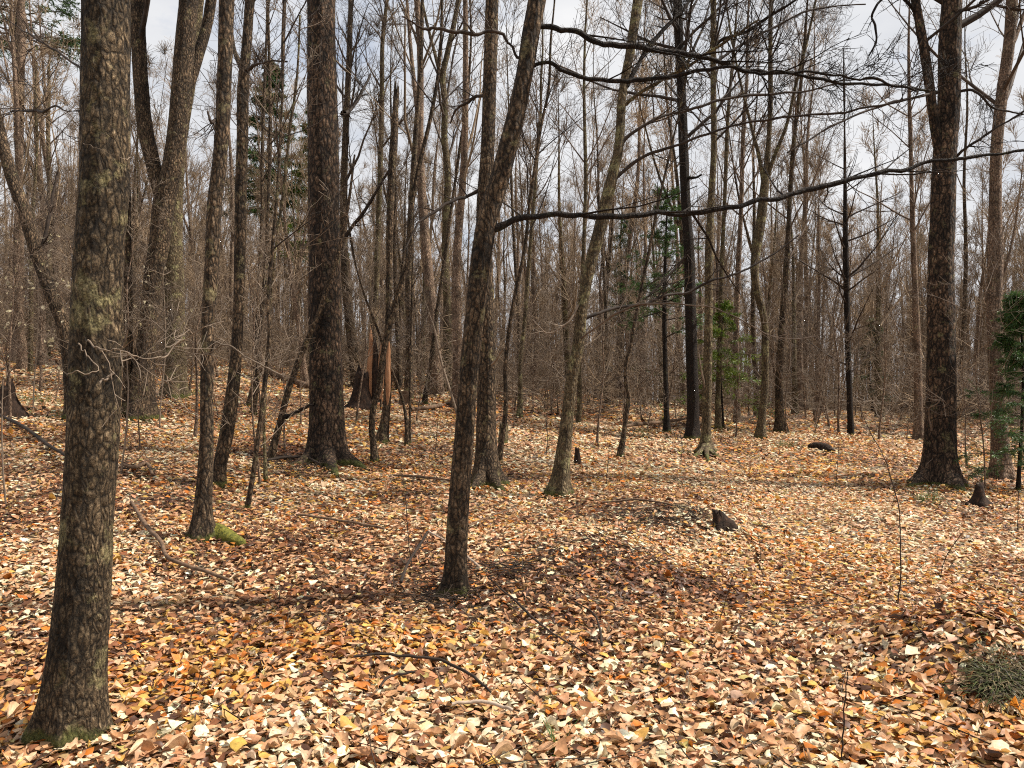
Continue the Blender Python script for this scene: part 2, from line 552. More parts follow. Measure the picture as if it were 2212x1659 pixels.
M['duff'] = simple("needle duff", [(0.32, (0.008, 0.006, 0.004)), (0.5, (0.045, 0.03, 0.016)), (0.62, (0.06, 0.065, 0.016)), (0.75, (0.14, 0.10, 0.05))], 60, 0.95, bump=1.0, dist=0.03)
M['litter'] = leafy("fallen leaf", True, trans=0.22, rough=0.5, spec=0.4)
M['needle'] = leafy("conifer needles", True, trans=0.2, rough=0.45, spec=0.4, mottle=0.3)
M['blade'] = leafy("grass blade", True, trans=0.3, rough=0.5, mottle=0.3)
M['paleleaf'] = leafy("dry beech leaf", True, trans=0.45, rough=0.6, mottle=0.25)

# leaf palette (dry leaf colours; cream and dark also paint in highlight and shade): tan, pinkish tan, cream, orange, brown, dark
PAL = np.array([(0.50, 0.262, 0.125), (0.59, 0.335, 0.175), (0.70, 0.465, 0.275), (0.82, 0.69, 0.47), (0.62, 0.35, 0.085), (0.54, 0.175, 0.026), (0.26, 0.105, 0.042), (0.085, 0.038, 0.020), (0.54, 0.42, 0.15)])
PALW = np.array([0.19, 0.19, 0.16, 0.13, 0.085, 0.065, 0.12, 0.11, 0.025])
PALW = PALW / PALW.sum()

def soil_mat():
    m, nt, b, out = new_mat("leaf covered soil")
    Lk = nt.links.new
    tc = nd(nt, 'ShaderNodeTexCoord')
    dn = nd(nt, 'ShaderNodeTexNoise', Scale=9.0, Detail=3.0)
    Lk(tc.outputs['Object'], dn.inputs['Vector'])
    dv = nd(nt, 'ShaderNodeVectorMath', operation='MULTIPLY_ADD')
    dv.inputs[1].default_value = (0.12, 0.12, 0.0)
    Lk(dn.outputs['Color'], dv.inputs[0]); Lk(tc.outputs['Object'], dv.inputs[2])
    v1 = nd(nt, 'ShaderNodeTexVoronoi', Scale=11.0)
    Lk(dv.outputs[0], v1.inputs['Vector'])
    sp = nd(nt, 'ShaderNodeSeparateColor')
    Lk(v1.outputs['Color'], sp.inputs[0])
    stops, acc = [], 0
    for c, w in sorted(zip(PAL.tolist(), PALW.tolist()), key=lambda x: sum(x[0])):
        stops.append((acc, tuple(0.38 * q for q in c))); acc += w
    col = ramp(nt, stops, sp.outputs[0])
    n2 = nd(nt, 'ShaderNodeTexNoise', Scale=30.0, Detail=5.0, Roughness=0.7)
    Lk(tc.outputs['Object'], n2.inputs['Vector'])
    dk = ramp(nt, [(0.35, g3(0.25)), (0.6, g3(1.0))], n2.outputs['Fac'])
    col = mixc(nt, 1.0, col, dk, 'MULTIPLY')
    Lk(col, b.inputs['Base Color'])
    b.inputs['Roughness'].default_value = 0.85
    bm = nd(nt, 'ShaderNodeBump', Strength=1.0, Distance=0.05)
    Lk(v1.outputs['Distance'], bm.inputs['Height'])
    Lk(bm.outputs[0], b.inputs['Normal'])
    return m
M['soil'] = soil_mat()

# ------------------------------------------------------------------ the ground
def graded(lo, hi, near, far, centre):
    a = [centre]
    while a[-1] < hi: a.append(a[-1] + near + (a[-1] - centre) * far)
    c = [centre]
    while c[-1] > lo: c.append(c[-1] - near - (centre - c[-1]) * far)
    return np.array(c[::-1][:-1] + a)
gx = graded(-160, 160, 0.20, 0.04, 0.0)
gy = graded(-40, 260, 0.18, 0.04, 4.0)
X, Y = np.meshgrid(gx, gy)
Z = ground_z(X, Y)
nx, ny = len(gx), len(gy)
ii = (np.arange(ny - 1)[:, None] * nx + np.arange(nx - 1)[None]).ravel()
ground = obj("ground", make_mesh("ground", np.stack([X.ravel(), Y.ravel(), Z.ravel()], 1), np.stack([ii, ii + 1, ii + nx + 1, ii + nx], 1), M['soil']))
tag(ground, kind="structure")

# ------------------------------------------------------------------ leaf litter
def leaf_template(rows, kind):
    """outline of a leaf as rows across its length; returns uv (n,2) and faces; u along (-1..1), v across (-1..1)"""
    us = np.linspace(-1, 1, rows)
    if kind == 0:      # pointed ellipse (beech, birch)
        wd = np.sqrt(np.clip(1 - us ** 2, 0, 1)) * (1 - 0.18 * us)
    else:              # broader, blunt and lobed
        wd = np.sqrt(np.clip(1 - np.abs(us) ** 2.6, 0, 1)) * (1 + 0.22 * np.cos(us * 7.5))
    uv, tri = [(-1, 0)], []
    mid = us[1:-1]
    for u_, w_ in zip(mid, wd[1:-1]):
        uv += [(u_, -w_), (u_, 0), (u_, w_)]
    uv.append((1, 0))
    n = len(mid)
    quads = []
    tri += [(0, 1, 2), (0, 2, 3)]
    for k in range(n - 1):
        a = 1 + 3 * k
        quads += [(a, a + 3, a + 4, a + 1), (a + 1, a + 4, a + 5, a + 2)]
    a = 1 + 3 * (n - 1); e = len(uv) - 1
    tri += [(a, e, a + 1), (a + 1, e, a + 2)]
    return np.array(uv, float), np.array(tri), np.array(quads).reshape(-1, 4)

def leaves_at(bag, x, y, L_, colors, rows=4, tilt=0.38, lift=0.03, kind=0, z=None, aspect=(0.42, 0.62)):
    uv, tri, quad = leaf_template(rows, kind)
    N, n = len(x), len(uv)
    ln = L_ / 2
    wd = ln * rng.uniform(aspect[0], aspect[1], N)
    u, v = uv[None, :, 0], uv[None, :, 1]
    wild = np.where(rng.random(N) < 0.14, 2.2, 1.0)
    k1 = (rng.normal(-0.04, 0.17, N) * wild)[:, None]; k2 = (rng.gamma(2.0, 0.15, N) * wild * rng.choice([-1, 1], N, p=[0.45, 0.55]))[:, None]
    tw = rng.normal(0, 0.22, N)[:, None]
    lx = u * ln[:, None]; ly = v * wd[:, None] * (1 - 0.25 * np.abs(k2))
    lx = lx + rng.normal(0, 0.035, (N, n)) * ln[:, None]
    ly = ly + rng.normal(0, 0.06, (N, n)) * wd[:, None] * (v != 0)
    lz = ln[:, None] * (k1 * u ** 2 + k2 * v ** 2 * 0.7 + tw * u * v + rng.normal(0, 0.035, (N, n)))
    yaw = rng.uniform(0, 2 * math.pi, N)
    a1 = rng.normal(0, tilt, N); a2 = rng.normal(0, tilt, N)
    def rot(p, q, a):
        c, s = np.cos(a)[:, None], np.sin(a)[:, None]
        return p * c - q * s, p * s + q * c
    ly, lz = rot(ly, lz, a1)
    lx, lz = rot(lx, lz, a2)
    lx, ly = rot(lx, ly, yaw)
    if z is None:
        e = 0.15
        z0 = ground_z(x, y)
        sx = (ground_z(x + e, y) - z0) / e; sy = (ground_z(x, y + e) - z0) / e
        lz = lz + sx[:, None] * lx + sy[:, None] * ly
        low = np.minimum(lz.min(1), 0)
        z = z0 + rng.uniform(0.0, lift, N) - low * 0.55
    V = np.stack([x[:, None] + lx, y[:, None] + ly, z[:, None] + lz], -1)
    base = (np.arange(N) * n)[:, None, None]
    bag.add(V.reshape(-1, 3), (base + quad[None]).reshape(-1, 4) if len(quad) else None, (base + tri[None]).reshape(-1, 3), color=(colors[:, None] * (1 - 0.18 * np.abs(v[..., None]) * rng.random((N, n, 1)) - 0.22 * (np.abs(u[..., None]) > 0.9) * rng.random((N, n, 1)))).reshape(-1, 3))

ORANGE = [(*spot(380, 1440)[:2], 0.55), (*spot(620, 1420)[:2], 0.5), (*spot(60, 1560)[:2], 0.4), (*spot(1900, 1570)[:2], 0.45), (*spot(900, 1380)[:2], 0.4), (*spot(1850, 1030)[:2], 1.3), (*spot(560, 930)[:2], 1.6)]
def leaf_cols(x, y):
    N = len(x)
    # patches where one leaf colour prevails
    a = fbm(np.stack([x * 0.9, y * 0.9, x * 0 + 2.0], 1), 3)
    b = fbm(np.stack([x * 0.7, y * 0.7, x * 0 + 31.0], 1), 3)
    w = np.repeat(PALW[None], N, 0)
    w[:, 3] *= np.exp(2.2 * a); w[:, 2] *= np.exp(1.2 * a)
    w[:, 6] *= np.exp(-2.4 * a); w[:, 7] *= np.exp(-3.4 * a)
    w[:, 5] *= np.exp(3.0 * b); w[:, 4] *= np.exp(2.6 * b); w[:, 8] *= np.exp(2.0 * b)
    for (mx, my, mr) in ((1.35, 8.2, 0.75), (0.9, 6.2, 0.55), (-3.0, 11.6, 0.9), (2.45, 4.3, 0.4)):
        g = np.exp(-((x - mx) ** 2 + (y - my) ** 2) / mr ** 2)
        w[:, 7] *= 1 + 9 * g; w[:, 6] *= 1 + 6 * g
    for (px, py, mr) in ORANGE:
        g = np.exp(-((x - px) ** 2 + (y - py) ** 2) / mr ** 2)
        w[:, 4] *= 1 + 5 * g; w[:, 5] *= 1 + 4 * g; w[:, 7] *= 1 - 0.6 * g
    w = np.cumsum(w / w.sum(1, keepdims=True), 1)
    i = (rng.random(N)[:, None] > w).sum(1).clip(0, len(PAL) - 1)
    c = PAL[i] * rng.normal(1.0, 0.16, (N, 1)).clip(0.55, 1.4) * rng.normal(1, 0.04, (N, 3))
    return np.clip(c, 0.01, 0.85)

def scatter(y0, y1, dens, pad=1.0):
    hw = lambda yy: 0.67 * yy + pad
    A = (y1 - y0) * (hw(y0) + hw(y1))
    n = int(A * dens)
    yy = y0 + (y1 - y0) * rng.random(n * 2)
    keep = rng.random(n * 2) < hw(yy) / hw(y1)
    yy = yy[keep][:n]
    return rng.uniform(-1, 1, len(yy)) * hw(yy), yy

lb = Bag()
for (y0, y1, dens, rows, la, lbb, asp) in ((2.3, 4.6, 1950, 5, 0.026, 0.092, (0.27, 0.56)), (4.6, 7.5, 1400, 4, 0.030, 0.090, (0.27, 0.54)), (7.5, 12.0, 680, 4, 0.036, 0.10, (0.28, 0.54)),
                                    (12.0, 19.0, 290, 3, 0.06, 0.13, (0.40, 0.66)), (19.0, 34.0, 75, 3, 0.11, 0.19, (0.5, 0.8))):
    x, y = scatter(y0, y1, dens)
    kind = rng.random(len(x)) < 0.22
    for kk in (0, 1):
        s = kind == kk
        leaves_at(lb, x[s], y[s], rng.triangular(la, (la + lbb) * 0.42, lbb, s.sum()), leaf_cols(x[s], y[s]), rows if not kk else max(rows, 4), kind=kk, lift=0.045, tilt=0.15, aspect=asp if not kk else (0.6, 0.85))
litter = obj("leaf_litter", lb.mesh("leaf_litter", M['litter']), ground)
tag(litter, kind="stuff")

# the three hundred leaves that show largest, each a piece of the ground
leaf_meshes = []
for k in range(36):
    b_ = Bag()
    c = PAL[rng.choice(len(PAL), p=PALW)] * rng.uniform(0.9, 1.15)
    leaves_at(b_, np.zeros(1), np.zeros(1), np.array([rng.uniform(0.062, 0.115)]), np.clip(c, 0, 0.85)[None], 7, kind=int(rng.random() < 0.25), tilt=0.18, z=np.zeros(1), aspect=(0.45, 0.68))
    me = b_.mesh("leaf", M['litter'])
    leaf_meshes.append((me, -float(b_.v[0][:, 2].min())))
k = 0
while k < 300:
    px, py = rng.uniform(20, 2190), 1700 - abs(rng.normal(0, 190))
    if not 1330 < py < 1655: continue
    p = spot(px, py)
    me, dz = leaf_meshes[k % len(leaf_meshes)]
    o = obj("leaf", me, ground, (p[0], p[1], p[2] + 0.035 + dz * 0.5))
    o.rotation_euler = (rng.normal(0, 0.12), rng.normal(0, 0.12), rng.uniform(0, 6.28))
    k += 1

# fine twigs among the leaves
tb = Bag()
n = 900
yy = 2.6 + 16 * rng.random(n) ** 1.5
xx = rng.uniform(-1, 1, n) * (0.7 * yy + 0.8)
ln = rng.uniform(0.10, 0.55, n)
yaw = rng.uniform(0, math.pi, n)
d = np.stack([np.cos(yaw), np.sin(yaw), rng.normal(0, 0.05, n)], 1)
st = np.stack([xx, yy, ground_z(xx, yy) + rng.uniform(0.015, 0.05, n)], 1)
pts = grow(st, d, ln, 4, 0.0, 0.12)
pts[:, :, 2] = ground_z(pts[:, :, 0], pts[:, :, 1]) + (pts[:, :, 2] - ground_z(xx, yy)[:, None]).clip(0.02, 0.08)
r = rng.uniform(0.0018, 0.0045, n)
add_branches(tb, pts, r, r * 0.5, 3)
tag(obj("twig_litter", tb.mesh("twig_litter", M['dtwig']), ground), kind="stuff")

# ------------------------------------------------------------------ traced trees
def traced(pts, Y0=None, lean=0.0):
    """picture points (px,py,width[,extra depth]) -> world path x,y,z,r starting at the ground"""
    b = spot(pts[0][0], pts[0][1])
    Yb = b[1] if Y0 is None else Y0
    out = []
    for p in pts:
        Yp = Yb + (p[3] if len(p) > 3 else 0.0)
        q = at(p[0], p[1], Yp)
        out.append([q[0], Yp, q[2], p[2] / 2 / F0 * Yp])
    out = np.array(out)
    if lean:
        s = out[:, 2] - out[0, 2]
        out[:, 1] += lean * s
    return out, b

CROWN = dict(
    std=[dict(per=6, K=5, ang=42, lfac=0.62, up=0.35, wob=0.12, segs=3), dict(per=5, K=3, ang=45, lfac=0.55, up=0.25, wob=0.14, segs=3), dict(per=3, K=2, ang=45, lfac=0.6, up=0.2, wob=0.15, segs=3, lmin=0.2)],
    far=[dict(per=5, K=4, ang=36, lfac=0.60, up=0.4, wob=0.12, segs=3), dict(per=5, K=3, ang=40, lfac=0.6, up=0.3, wob=0.14, segs=3), dict(per=2, K=2, ang=42, lfac=0.8, up=0.2, wob=0.15, segs=3, lmin=0.3)],
    thin=[dict(per=5, K=4, ang=42, lfac=0.6, up=0.3, wob=0.12, segs=3, flat=0.5), dict(per=4, K=3, ang=45, lfac=0.6, up=0.2, wob=0.15, segs=3, lmin=0.15)],
)

def crown_on(bag, path, h0, n, length, angle, up, levels, seg=4, rmin=0.003, flat=0.0, rf=0.42):
    """side branches along a trunk path (m,4) above height h0 (over its foot)"""
    z = path[:, 2] - path[0, 2]
    ok = np.where(z > h0)[0]
    if len(ok) < 3: return
    sub = path[ok]
    t = np.sort(rng.random(n) ** 0.85)
    f = t * (len(sub) - 1.001)
    i = f.astype(int); fr = (f - i)[:, None]
    st = sub[i] * (1 - fr) + sub[np.minimum(i + 1, len(sub) - 1)] * fr
    az = np.arange(n) * 2.39996 + rng.normal(0, 0.5, n)
    el = np.radians(90 - rng.normal(angle, 9, n))
    d = np.stack([np.cos(az) * np.cos(el), np.sin(az) * np.cos(el), np.sin(el)], 1)
    ln = length * (1 - 0.65 * t) * rng.uniform(0.6, 1.25, n)
    r0 = np.maximum(st[:, 3] * rf, 0.006)
    pts = grow(st[:, :3], d, ln, 7, up, 0.09)
    rad = add_branches(bag, pts, r0, np.maximum(r0 * 0.25, rmin), seg)
    ramify(bag, pts, rad, ln, levels, rmin)

def limb_mesh(tr, start_Y, base, mat, amp, seed, levels=None, per0=0, rmin=0.0022, twig_mat=None, flat=0.3, tail=0.0, lf=0.25):
    """one traced limb: (px,py,w,depth offset) ; returns mesh for the limb and bag of its twigs"""
    P = []
    for p in tr:
        Yp = start_Y + (p[3] if len(p) > 3 else 0.0)
        q = at(p[0], p[1], Yp)
        P.append([*(q - base), p[2] / 2 / F0 * Yp])
    P = np.array(P)
    if tail:
        d = norm((P[-1, :3] - P[-2, :3])[None])[0]
        P = np.vstack([P, [*(P[-1, :3] + d * tail + np.array([0, 0, 0.05])), P[-1, 3] * 0.5]])
    n = max(10, len(P) * 6)
    path = resample(P, n)
    path[:, 3] = np.maximum(path[:, 3], 0.002)
    kn = np.stack([fbm(np.stack([np.arange(n) * 0.32, np.full(n, seed * 3.3 + 9.0 * ax), np.zeros(n)], 1)) for ax in range(3)], 1)
    path[:, :3] += 0.028 * kn * np.array([0.3, 0.9, 1.0]) * np.minimum(np.arange(n) / 6.0, 1)[:, None]
    path[:, 3] *= 1 + 0.22 * fbm(np.stack([np.arange(n) * 0.7, np.full(n, seed * 1.3), np.ones(n)], 1))
    path[0, 3] *= 1.5; path[1, 3] *= 1.2
    v, q, _ = rough_tube(path, 10 if path[0, 3] > 0.012 else 6, amp, 20, seed=seed)
    bag = Bag()
    bag.add(v, q)
    if levels:
        par = path[None, :, :3]; rad = path[None, :, 3]
        plen = np.array([np.linalg.norm(np.diff(path[:, :3], axis=0), axis=1).sum()])
        lv = [dict(per=int(per0 * 1.5), K=5, ang=48, angv=14, lfac=lf, up=0.15, wob=0.12, segs=3, t0=0.12, flat=flat, lmin=0.25)] + levels
        ramify(bag, par, rad, plen, lv, rmin)
    return bag

def hero(name, label, cat, pts, H, mat, segs=24, amp=0.0, flare=0.5, flare_h=0.22, crown=None, limbs=(), twig='dtwig', lean=0.0, step=0.12, Y0=None, group=None, forks=(), seed=None, lobes=5, freq=18):
    path, b = traced(pts, Y0, lean)
    base = b.copy()
    seed = seed if seed is not None else int(pts[0][0])
    # continue above the picture to the full height
    loc = path.copy(); loc[:, :3] -= base
    loc[0, 2] = 0.0
    top = loc[-1]
    topz = top[2]
    dirv = norm((loc[-1, :3] - loc[-2, :3])[None])[0]
    ext, p, r = [], top[:3].copy(), top[3]
    nst = 6
    if H > topz + 0.4:
        stp = (H - topz) / nst
        for k in range(1, nst + 1):
            dirv = norm((dirv + np.array([rng.normal(0, 0.04), rng.normal(0, 0.04), 0.18]))[None])[0]
            p = p + dirv * stp
            ext.append([*p, max(0.012, r * (1 - k / nst) ** 0.8 + 0.01)])
    full = np.vstack([loc] + ([ext] if ext else []))
    low = loc[0].copy(); low[2] = -0.25
    full = np.vstack([[low], full])
    n = int(max(14, (full[-1, 2] - full[0, 2]) / step))
    rs = resample(full, n)
    rs[:, 3] = np.maximum(rs[:, 3], 0.004)
    nearz = 1.6 + 0.55 * base[1]
    root = empty(name, base, label, cat, group)
    # the trunk: fine rings where it can be seen, coarse above
    if amp:
        a_ = rs[rs[:, 2] <= nearz]
        nf = int(max(20, (a_[-1, 2] - a_[0, 2]) / (step * 0.25)))
        fine = resample(a_, nf)
        c_ = rs[rs[:, 2] > nearz]
        rs2 = np.vstack([fine, c_]) if len(c_) else fine
    else:
        rs2 = rs
    v, q, _ = rough_tube(rs2, segs, amp, freq, flare, flare_h * 1.35, lobes=lobes, seed=seed % 13)
    tb_ = Bag(); tb_.add(v, q)
    obj("trunk", tb_.mesh(name + "_trunk", M[mat]), root)
    for fk in forks:            # a second stem that leaves the trunk
        P = np.array([[*(at(p_[0], p_[1], b[1] + (p_[3] if len(p_) > 3 else 0)) - base), p_[2] / 2 / F0 * b[1]] for p_ in fk])
        d_ = norm((P[-1, :3] - P[-2, :3])[None])[0]
        pp, rr_ = P[-1, :3].copy(), P[-1, 3]
        ex = []
        while pp[2] < H * 0.85:
            d_ = norm((d_ + np.array([rng.normal(0, .05), rng.normal(0, .05), .2]))[None])[0]
            pp = pp + d_ * 1.2
            rr_ *= 0.72
            ex.append([*pp, max(0.012, rr_)])
        P = np.vstack([P, ex]) if ex else P
        rp = resample(P, max(12, int(len(P) * 8)))
        v, q, _ = rough_tube(rp, max(10, segs // 2), amp, 16, seed=seed % 11)
        fb = Bag(); fb.add(v, q)
        obj("stem", fb.mesh(name + "_stem", M[mat]), root)
        if crown:
            cb = Bag()
            crown_on(cb, rp, rp[0, 2] * 0 + 0.8, crown[1] // 2, crown[2], crown[3], crown[4], CROWN[crown[5]])
            obj("crown", cb.mesh(name + "_crown", M[twig]), root)
    if crown:
        cb = Bag()
        crown_on(cb, rs, crown[0], crown[1], crown[2], crown[3], crown[4], CROWN[crown[5]])
        if cb.n:
            obj("crown", cb.mesh(name + "_crown", M[twig]), root)
    for j, lm in enumerate(limbs):
        bag = limb_mesh(lm['p'], b[1], base, None, lm.get('amp', 0.002), seed + j, lm.get('lv'), lm.get('per', 0), flat=lm.get('flat', 0.3), tail=lm.get('tail', 0), lf=lm.get('lf', 0.25))
        obj("limb", bag.mesh(name + "_limb", M[lm.get('mat', mat)]), root)
    return root

LV2 = [dict(per=4, K=4, ang=42, lfac=0.55, up=0.1, wob=0.14, segs=3), dict(per=3, K=3, ang=45, lfac=0.55, up=0.1, wob=0.15, segs=3, lmin=0.12)]
LV1 = [dict(per=4, K=3, ang=45, lfac=0.5, up=0.1, wob=0.15, segs=3, lmin=0.1)]

# the large maple standing nearest
hero("maple_tree", "thick mossy-footed tree standing nearest, at the picture's left edge of the clearing", "tree",
     [(157, 1592, 112), (158, 1553, 110), (161, 1506, 110), (165, 1440, 109), (177, 1306, 107), (190, 1106, 100), (202, 953, 100), (207, 786, 101), (213, 553, 96), (225, 400, 97), (227, 200, 97), (229, 0, 96)],
     13.0, 'maple', segs=128, amp=0.0042, freq=34, flare=0.42, flare_h=0.17, step=0.055, crown=(4.2, 12, 3.2, 48, 0.5, 'thin'), seed=4,
     limbs=[dict(p=[(245, 806, 4.3), (243, 780, 3.1), (237, 760, 2.5), (222, 722, 1.9), (213, 700, 1.9)], mat='ptwig'),
            dict(p=[(245, 806, 3.1, -.16), (232, 815, 2.5, -.2), (214, 828, 1.9, -.25)], mat='ptwig'),
            dict(p=[(190, 735, 3.1, -.15), (220, 757, 2.5, -.22), (245, 757, 2.2, -.25), (290, 775, 1.9, -.2), (345, 770, 1.6, -.1), (395, 740, 1.2)], mat='ptwig', lv=LV1, per=5),
            dict(p=[(170, 742, 2.5, -.12), (195, 775, 2.2, -.25), (212, 796, 1.9, -.28), (185, 808, 1.6, -.3), (145, 800, 1.2, -.3)], mat='ptwig'),
            dict(p=[(262, 780, 3.1), (300, 772, 1.9, .1), (352, 752, 1.6, .2), (392, 735, 1.2, .3)], mat='ptwig', lv=LV1, per=4),
            dict(p=[(180, 310, 2.5, -.15), (210, 318, 2.2, -.2), (245, 335, 1.9, -.2), (280, 337, 1.9, -.1)], mat='ptwig'),
            dict(p=[(180, 240, 3.7), (120, 236, 3.1, .2), (60, 243, 2.5, .5), (-20, 248, 1.9, .8)], mat='dtwig', lv=LV1, per=5),
            dict(p=[(180, 150, 4.3), (150, 128, 3.7, .1), (100, 95, 3.1, .3), (40, 60, 2.5, .5), (-30, 20, 1.9, .7)], mat='dtwig', lv=LV1, per=6)])

# the slim leaning tree in front of the middle
hero("leaning_tree", "slim tree in the middle leaning away, foot nearest of the middle trunks, long low bough", "tree",
     [(981, 1290, 44), (983, 1250, 44), (986, 1180, 44), (990, 1106, 43), (996, 1020, 42), (1002, 953, 42), (1009, 853, 41), (1018, 753, 41), (1029, 653, 41), (1040, 553, 42), (1056, 460, 42), (1078, 390, 41), (1094, 330, 40), (1114, 250, 38), (1132, 167, 36), (1145, 83, 36), (1160, 0, 35)],
     12.0, 'brown', segs=72, amp=0.003, freq=36, flare=0.55, flare_h=0.10, step=0.05, crown=(4.8, 10, 2.6, 45, 0.5, 'thin'), seed=7,
     limbs=[dict(p=[(1066, 494, 15), (1085, 488, 14), (1120, 473, 13), (1204, 465, 12), (1304, 466, 11), (1390, 464, 11, .05), (1474, 460, 11, .1), (1541, 452, 11, .1), (1641, 433, 10.5, .15), (1741, 413, 10, .2), (1841, 387, 9, .25), (1941, 367, 8, .3), (2025, 350, 7.5, .3), (2108, 340, 7, .3), (2212, 327, 6, .3), (2330, 300, 4, .4)], mat='dark', lv=LV1, per=9, flat=0.4, lf=0.2),
            dict(p=[(1146, 57, 12), (1174, 58, 12), (1237, 67, 11.5), (1304, 93, 11, .05), (1370, 100, 10.5, .1), (1475, 117, 10, .1), (1558, 133, 9, .15), (1625, 153, 8.5, .15), (1708, 158, 8, .2), (1775, 173, 6, .2), (1810, 183, 5, .2), (1875, 180, 4, .2), (1941, 187, 3.5, .2), (2010, 200, 3, .2)], mat='dark', lv=LV2, per=12, lf=0.22),
            dict(p=[(1140, 150, 10), (1150, 143, 9.5), (1184, 135, 9), (1220, 153, 9), (1270, 170, 8.5), (1354, 171, 8), (1475, 160, 7.5, -.05), (1541, 147, 7, -.1), (1641, 155, 6, -.1), (1765, 157, 5.5, -.15), (1825, 167, 4.5, -.15), (1908, 177, 3.5, -.2), (1980, 196, 2.5, -.2)], mat='dark', lv=LV2, per=10, lf=0.22),
            dict(p=[(1135, 125, 8), (1120, 123, 7), (1100, 95, 6, -.05), (1087, 77, 6, -.1), (1037, 72, 6, -.15), (970, 63, 5, -.2), (904, 57, 3.5, -.25), (870, 42, 2.5, -.3)], mat='dtwig', lv=LV1, per=7)])

hero("upright_tree", "stout upright tree close behind the slim leaning tree in the middle", "tree",
     [(1050, 1050, 42), (1050, 1000, 42), (1050, 930, 41), (1051, 853, 40), (1052, 753, 38), (1050, 653, 36), (1047, 553, 34), (1046, 450, 33), (1053, 333, 30), (1058, 167, 28), (1063, 0, 27)],
     15.0, 'brown', segs=44, amp=0.003, flare=0.85, flare_h=0.22, step=0.10, crown=(7.0, 16, 3.4, 45, 0.5, 'std'), seed=3,
     limbs=[dict(p=[(1047, 405, 8), (1030, 413, 7), (990, 430, 6.5, -.2), (954, 447, 6, -.4), (904, 483, 4.5, -.6), (872, 545, 3, -.8)], mat='dtwig', lv=LV1, per=7),
            dict(p=[(1055, 204, 8), (1039, 207, 7), (1010, 222, 6, .2), (985, 238, 5, .3), (972, 268, 3, .4)], mat='dtwig', lv=LV1, per=4),
            dict(p=[(1050, 800, 6), (1075, 772, 4, -.2), (1085, 755, 2.5, -.3)], mat='ptwig')])

hero("pole_tree", "slender dark tree with a bright mossy root spilling from its foot", "tree",
     [(437, 1168, 36), (438, 1106, 33), (442, 1040, 31), (446, 953, 28), (447, 820, 27), (450, 686, 27), (458, 570, 29), (463, 450, 29), (476, 330, 28), (483, 200, 29), (488, 80, 30), (490, 0, 31)],
     12.5, 'brown', segs=48, amp=0.003, freq=34, flare=0.7, flare_h=0.14, step=0.07, crown=(4.6, 14, 3.0, 45, 0.5, 'thin'), seed=5,
     limbs=[dict(p=[(474, 250, 6), (455, 262, 5, -.1), (448, 240, 3, -.1)], mat='dtwig', lv=LV1, per=3),
            dict(p=[(462, 738, 4), (500, 750, 3, -.1), (560, 790, 2.5, -.2), (610, 812, 2, -.2)], mat='ptwig', lv=LV1, per=4)])

hero("crooked_tree", "slim crooked tree leaning at its foot, just beside the mossy-rooted tree", "tree",
     [(471, 1052, 22), (474, 1010, 24), (486, 953, 27), (497, 886, 28), (507, 800, 25), (513, 720, 23), (516, 640, 22), (518, 553, 23), (520, 420, 24), (524, 280, 24), (525, 190, 24), (531, 120, 20), (540, 0, 20)],
     13.0, 'brown', segs=32, amp=0.002, flare=0.4, step=0.10, crown=(5.5, 14, 3.0, 45, 0.5, 'thin'), seed=6,
     forks=[[(523, 150, 12), (512, 125, 10, .1), (505, 105, 9, .2), (498, 60, 8, .3), (494, 0, 7, .4)]],
     limbs=[dict(p=[(530, 152, 9), (545, 145, 7, -.1), (570, 136, 4, -.2), (620, 133, 3, -.3)], mat='dtwig', lv=LV1, per=4)])

hero("broad_tree", "broad-trunked tall tree with spreading dark roots between thin saplings", "tree",
     [(706, 1000, 72), (706, 960, 71), (706, 900, 70), (704, 800, 69), (702, 600, 66), (699, 400, 65), (696, 200, 62), (694, 0, 57)],
     18.0, 'umber', segs=56, amp=0.006, freq=22, flare=0.65, flare_h=0.20, step=0.10, crown=(8.5, 18, 4.5, 45, 0.5, 'thin'), seed=9, lobes=6,
     limbs=[dict(p=[(742, 245, 10), (755, 240, 7, .3), (775, 210, 6, .6), (800, 160, 5, 1.0)], mat='dtwig', lv=LV2, per=6)])

hero("twin_tree", "front stem of the big clumped trees behind the nearest trunk, forking high up", "tree",
     [(303, 905, 46), (306, 860, 43), (312, 780, 40), (320, 707, 38), (332, 600, 38), (345, 520, 42), (354, 440, 44), (372, 360, 40), (384, 270, 40), (392, 180, 40), (400, 90, 40), (408, 0, 38)],
     17.0, 'brown', segs=40, amp=0.004, flare=0.6, flare_h=0.3, step=0.12, crown=(9.5, 16, 4.2, 42, 0.5, 'thin'), seed=2,
     forks=[[(350, 440, 28), (340, 395, 29), (325, 330, 30), (314, 280, 30), (306, 200, 30), (300, 100, 29), (297, 0, 29)], [(388, 250, 16, .1), (408, 190, 20, .2), (428, 120, 22, .3), (448, 50, 22, .4), (456, 0, 22, .4)]])
hero("clump_tree", "paler olive-barked stem rising close beside the big forked trees", "tree",
     [(378, 857, 46), (378, 800, 44), (377, 700, 43), (374, 600, 42), (372, 500, 42), (376, 400, 38), (388, 300, 30), (410, 180, 24), (430, 0, 20)],
     16.0, 'olive', segs=36, amp=0.004, flare=0.4, flare_h=0.3, step=0.12, crown=(9.0, 12, 4.0, 42, 0.5, 'thin'), seed=8)
hero("thin_tree", "thin straight tree showing just beside the nearest trunk, before the big clump", "tree",
     [(276, 900, 20), (276, 700, 19), (274, 500, 18), (270, 250, 18), (276, 0, 16)], 13.0, 'brown', segs=20, amp=0.002, flare=0.4, step=0.15, crown=(7, 12, 3, 42, 0.5, 'std'))

